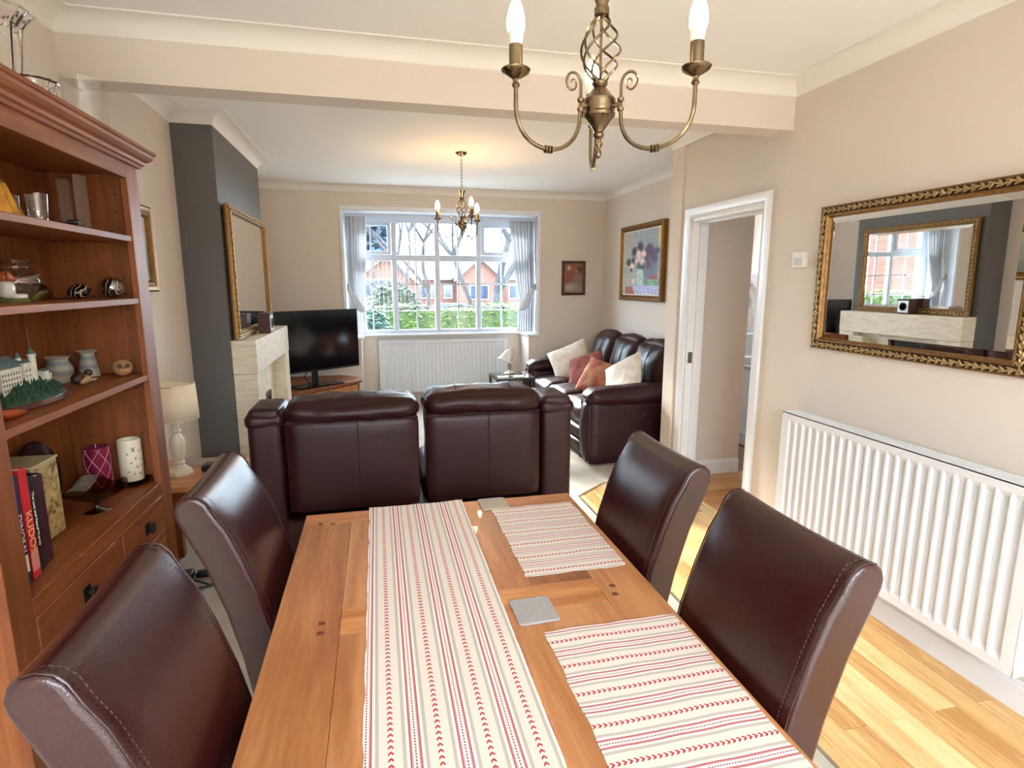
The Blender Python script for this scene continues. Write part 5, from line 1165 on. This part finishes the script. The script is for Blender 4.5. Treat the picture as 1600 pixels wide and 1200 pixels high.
tag(B(-1.05, -.905, 3.17, 3.27, ZT+.0006, ZT+.010).build('grey_coaster_stack', plain('slate_tray', rgb(150, 146, 144), .35), bevel=.001), 'grey flat tray at the back of the oak side table', 'tray')
tag(B(-.885, -.76, 3.18, 3.285, ZT+.0006, ZT+.009).build('silver_tray', plain('silver_tray', rgb(196, 196, 196), .3, .3), bevel=.001), 'pale silvery tray behind the black handset', 'tray')
ph = thing('phone_handset', 'black cordless handset and cradle on the oak side table', 'phone', (-.85, 3.08, ZT))
MB().soft((-.845, 3.085, ZT+.019), .06, .045, .018, .012, n=6).build('cradle', MT['black'], ph, ang=60)
for i in range(3):
    for j in range(3): MB().ball((-.87+i*.018, 3.065+j*.018, ZT+.0375), .0055, .0055, .002, 8, 5).build('button', plain('grey_button', rgb(120, 120, 122), .3), ph)
# cables under the side table
cb = thing('extension_lead', 'black extension lead and loose cables on the carpet below the side table', 'cable', (-.95, 2.95, .008))
B(-1.08, -.97, 2.95, 3.02, .009, .05).build('adaptor', MT['black'], cb, bevel=.006); B(-.96, -.90, 2.98, 3.03, .009, .035).build('plug', MT['black'], cb, bevel=.006)
for k_, (yy, am) in enumerate(((2.93, .05), (2.90, .035), (2.86, .05))):
    MB().tube([(-1.12+i*.035, yy+am*math.sin(i*.55+k_*1.3), .0135+.004*k_) for i in range(13)], .0045, 6).build('cable', MT['black'], cb)
# glass side table by the window
gt = thing('glass_side_table', 'small black-framed glass side table beside the sofa arm', 'table', (1.27, 5.43, 0))
gx0, gx1, gy0, gy1, gz = 1.09, 1.47, 5.24, 5.63, .60
B(gx0, gx1, gy0, gy1, gz-.006, gz).build('glass_top', thin_glass('grey_glass', (.5, .6, .66, 1), .25), gt)
MB().box(gx0, gx1, gy0, gy0+.02, gz-.028, gz-.007).box(gx0, gx1, gy1-.02, gy1, gz-.028, gz-.007).box(gx0, gx0+.02, gy0+.02, gy1-.02, gz-.028, gz-.007).box(gx1-.02, gx1, gy0+.02, gy1-.02, gz-.028, gz-.007).build('frame', MT['black'], gt)
for x in (gx0, gx1-.025):
    for y in (gy0, gy1-.025): B(x, x+.025, y, y+.025, .009, gz-.028).build('leg', MT['black'], gt)
B(gx0+.02, gx1-.02, gy0+.02, gy1-.02, .2, .206).build('lower_shelf', MT['glass'], gt)
for x, lb in ((1.17, 'pale coaster on the glass side table, window-end lamp side'), (1.33, 'pale coaster on the glass side table, next to the sofa arm')):
    tag(B(x-.05, x+.05, 5.28, 5.37, gz+.0005, gz+.006).build('coaster', MT['white_plastic'], bevel=.001), lb, 'coaster', 'coasters on the glass side table')
l2 = thing('glass_shade_lamp', 'small bedside-style lamp with a tilted white glass shade by the window', 'lamp', (1.275, 5.53, gz))
q = (1.285, 5.53, gz+.0006); nick = plain('satin_nickel', rgb(176, 166, 150), .3, .9)
MB().lathe(P([.055, .056, .045, .018, .010], [0, .008, .013, .018, .03]), q, 28).build('base', nick, l2)
tw = MB()
for k_ in range(4): tw.tube([(q[0]+.017*math.sin(PI*t/12)*math.cos(k_*PI/2+t*.28), q[1]+.017*math.sin(PI*t/12)*math.sin(k_*PI/2+t*.28), q[2]+.03+.07*t/12) for t in range(13)], .0028, 6)
tw.build('twist_stem', plain('dark_nickel', rgb(110, 98, 84), .3, .9), l2)
MB().ball((q[0], q[1], q[2]+.105), .007).tube([(q[0], q[1], q[2]+.10), (q[0]+.03, q[1], q[2]+.15), (q[0]+.045, q[1], q[2]+.205), (q[0]+.03, q[1], q[2]+.25), (q[0]+.008, q[1], q[2]+.262), (q[0]-.005, q[1], q[2]+.24)], .0035, 8).build('gooseneck', nick, l2)
q2 = Vector((q[0]-.008, q[1], q[2]+.235)); MB().lathe(P([.020, .030, .042, .052, .066, .082], [0, .02, .05, .08, .105, .118]), q2, 32, (-.42, -.1, -.9), cap=False, wob=lambda t, z: 1+(.05*math.cos(t*6) if z > .11 else 0)).build('shade', emit('opal_glass', (.9, .95, 1, 1), 0.0) if False else plain('opal_glass', rgb(236, 240, 244), .2, var=.01), l2, ang=180, solid=.003)

# ================================================================== CHANDELIERS
BR = MT['brass']
def chandelier(label, cx_, cy0_, az, R_a, zc, bm_='bulb'):
    """zc: height of the drip pans. three arms at azimuths az (degrees)"""
    t = thing('chandelier', label, 'chandelier', (cx_, cy0_, zc-.22), 'brass three-arm chandeliers')
    o_ = (cx_, cy0_, zc)
    # hub and finial, z relative to the pans
    MB().lathe(P([.0015, .006, .008, .005, .007, .010, .006, .012, .013, .010, .012, .030, .036, .037, .034, .036, .037, .034, .030, .018, .013, .017, .018, .012], [-.172, -.168, -.158, -.150, -.146, -.140, -.128, -.124, -.118, -.114, -.110, -.086, -.080, -.074, -.070, -.066, -.044, -.040, -.037, -.022, -.016, -.012, -.006, -.002]), o_, 32).build('hub', BR, t, ang=35)
    cg = MB(); z0, z1 = -.004, .133
    for k_ in range(6):
        pts = []
        for i in range(25):
            s_ = i/24; r_ = .009+.036*math.sin(PI*s_)**.8*(1.15-.35*s_); th_ = k_*PI/3+s_*PI*1.15; pts.append((cx_+r_*math.cos(th_), cy0_+r_*math.sin(th_), zc+z0+(z1-z0)*s_))
        cg.tube(pts, .0028, 6)
    cg.build('twist_cage', BR, t); MB().tube([(cx_, cy0_, zc-.004), (cx_, cy0_, zc+.14)], .003, 6).build('rod', BR, t)
    MB().lathe(P([.014, .017, .017, .013, .014, .020, .027, .030, .022], [.131, .133, .148, .150, .158, .176, .192, .198, .200]), o_, 28).build('cap', BR, t, ang=40)
    zt = zc+.200
    MB().lathe(P([.001, .008, .030, .042, .045, .046], [-.030, -.028, -.020, -.010, -.004, 0]), (cx_, cy0_, H), 28).build('ceiling_rose', BR, t, ang=40)
    n = int((H-.03-zt)/.026)
    for i in range(n):
        z = zt+.012+(H-.03-zt-.012)*(i+.5)/n; a1 = (i % 2)*PI/2; hh = (H-.03-zt)/n*.66
        MB().tube([(cx_+.007*math.cos(k_*PI/5)*math.cos(a1), cy0_+.007*math.cos(k_*PI/5)*math.sin(a1), z+hh*math.sin(k_*PI/5)) for k_ in range(10)], .0016, 5, closed=True).build('chain_link', BR, t)
    for a_ in az:
        c, s_ = math.cos(math.radians(a_)), math.sin(math.radians(a_))
        def Q(r_, z): return (cx_+r_*c, cy0_+r_*s_, zc+z)
        pts = [Q(.052, -.058), Q(.053, -.080)]+[Q(.053+(R_a-.053)*(1-math.cos(PI*k_/16))/2, -.080-.085*math.sin(PI*k_/16)**.85) for k_ in range(1, 16)]+[Q(R_a, -.085), Q(R_a, -.045)]
        arm = MB().tube(pts, .0048, 8).build('arm', BR, t)
        sc_ = MB().tube([Q(.052, -.058+.03*k_/4) for k_ in range(4)]+[Q(.074-.0+.022*(1-k_/30)*math.cos(PI-k_*.36)*1.0, -.018+.026*(1-k_/30)*math.sin(PI-k_*.36)+.0) for k_ in range(0, 27)], [.0035]*4+[.0035-.0001*k_*.8 for k_ in range(27)], 6).build('scroll', BR, arm)
        MB().tube([Q(.034, -.060), Q(.052, -.060)], .006, 8).ball(Q(.052, -.050), .008).ball(Q(.052, -.070), .008).build('bracket', BR, arm)
        rm = (R_a+.053)/2
        for k_ in (-1, 0, 1): MB().lathe(P([.005, .0085, .0085, .005], [-.003, -.0015, .0015, .003]), Q(rm+k_*.0075, -.165), 14, (c, s_, 0)).build('collar', BR, arm)
        MB().lathe(P([.005, .009, .006, .007, .018, .028, .0315, .030, .020, .012], [-.030, -.024, -.018, -.012, -.006, 0, .006, .008, .005, .004]), Q(R_a, -.02), 28).build('drip_pan', BR, arm, ang=40)
        MB().lathe(P([.0145, .0145, .013], [.004, .054, .055]), Q(R_a, -.02), 24).build('candle_tube', BR, arm, ang=40)
        MB().lathe(P([.0125, .0155, .0165], [.054, .070, .084]), Q(R_a, -.02), 20, cap=False).build('bulb_base', MT['white_plastic'], arm)
        bl = MB().lathe(P([.0165, .0185, .0190, .0178, .0145, .0090, .003, .0005], [.080, .088, .097, .110, .124, .137, .145, .147]), Q(R_a, -.02), 24).build('bulb', MT[bm_], arm)
    return t
chandelier('antique brass three-arm chandelier hanging close above the dining table', .518, 1.315, (194, 314, 74), .218, 1.96)
chandelier('antique brass three-arm chandelier hanging in the lounge before the window', .700, 4.72, (163, 283, 43), .200, 2.035, 'bulb2')
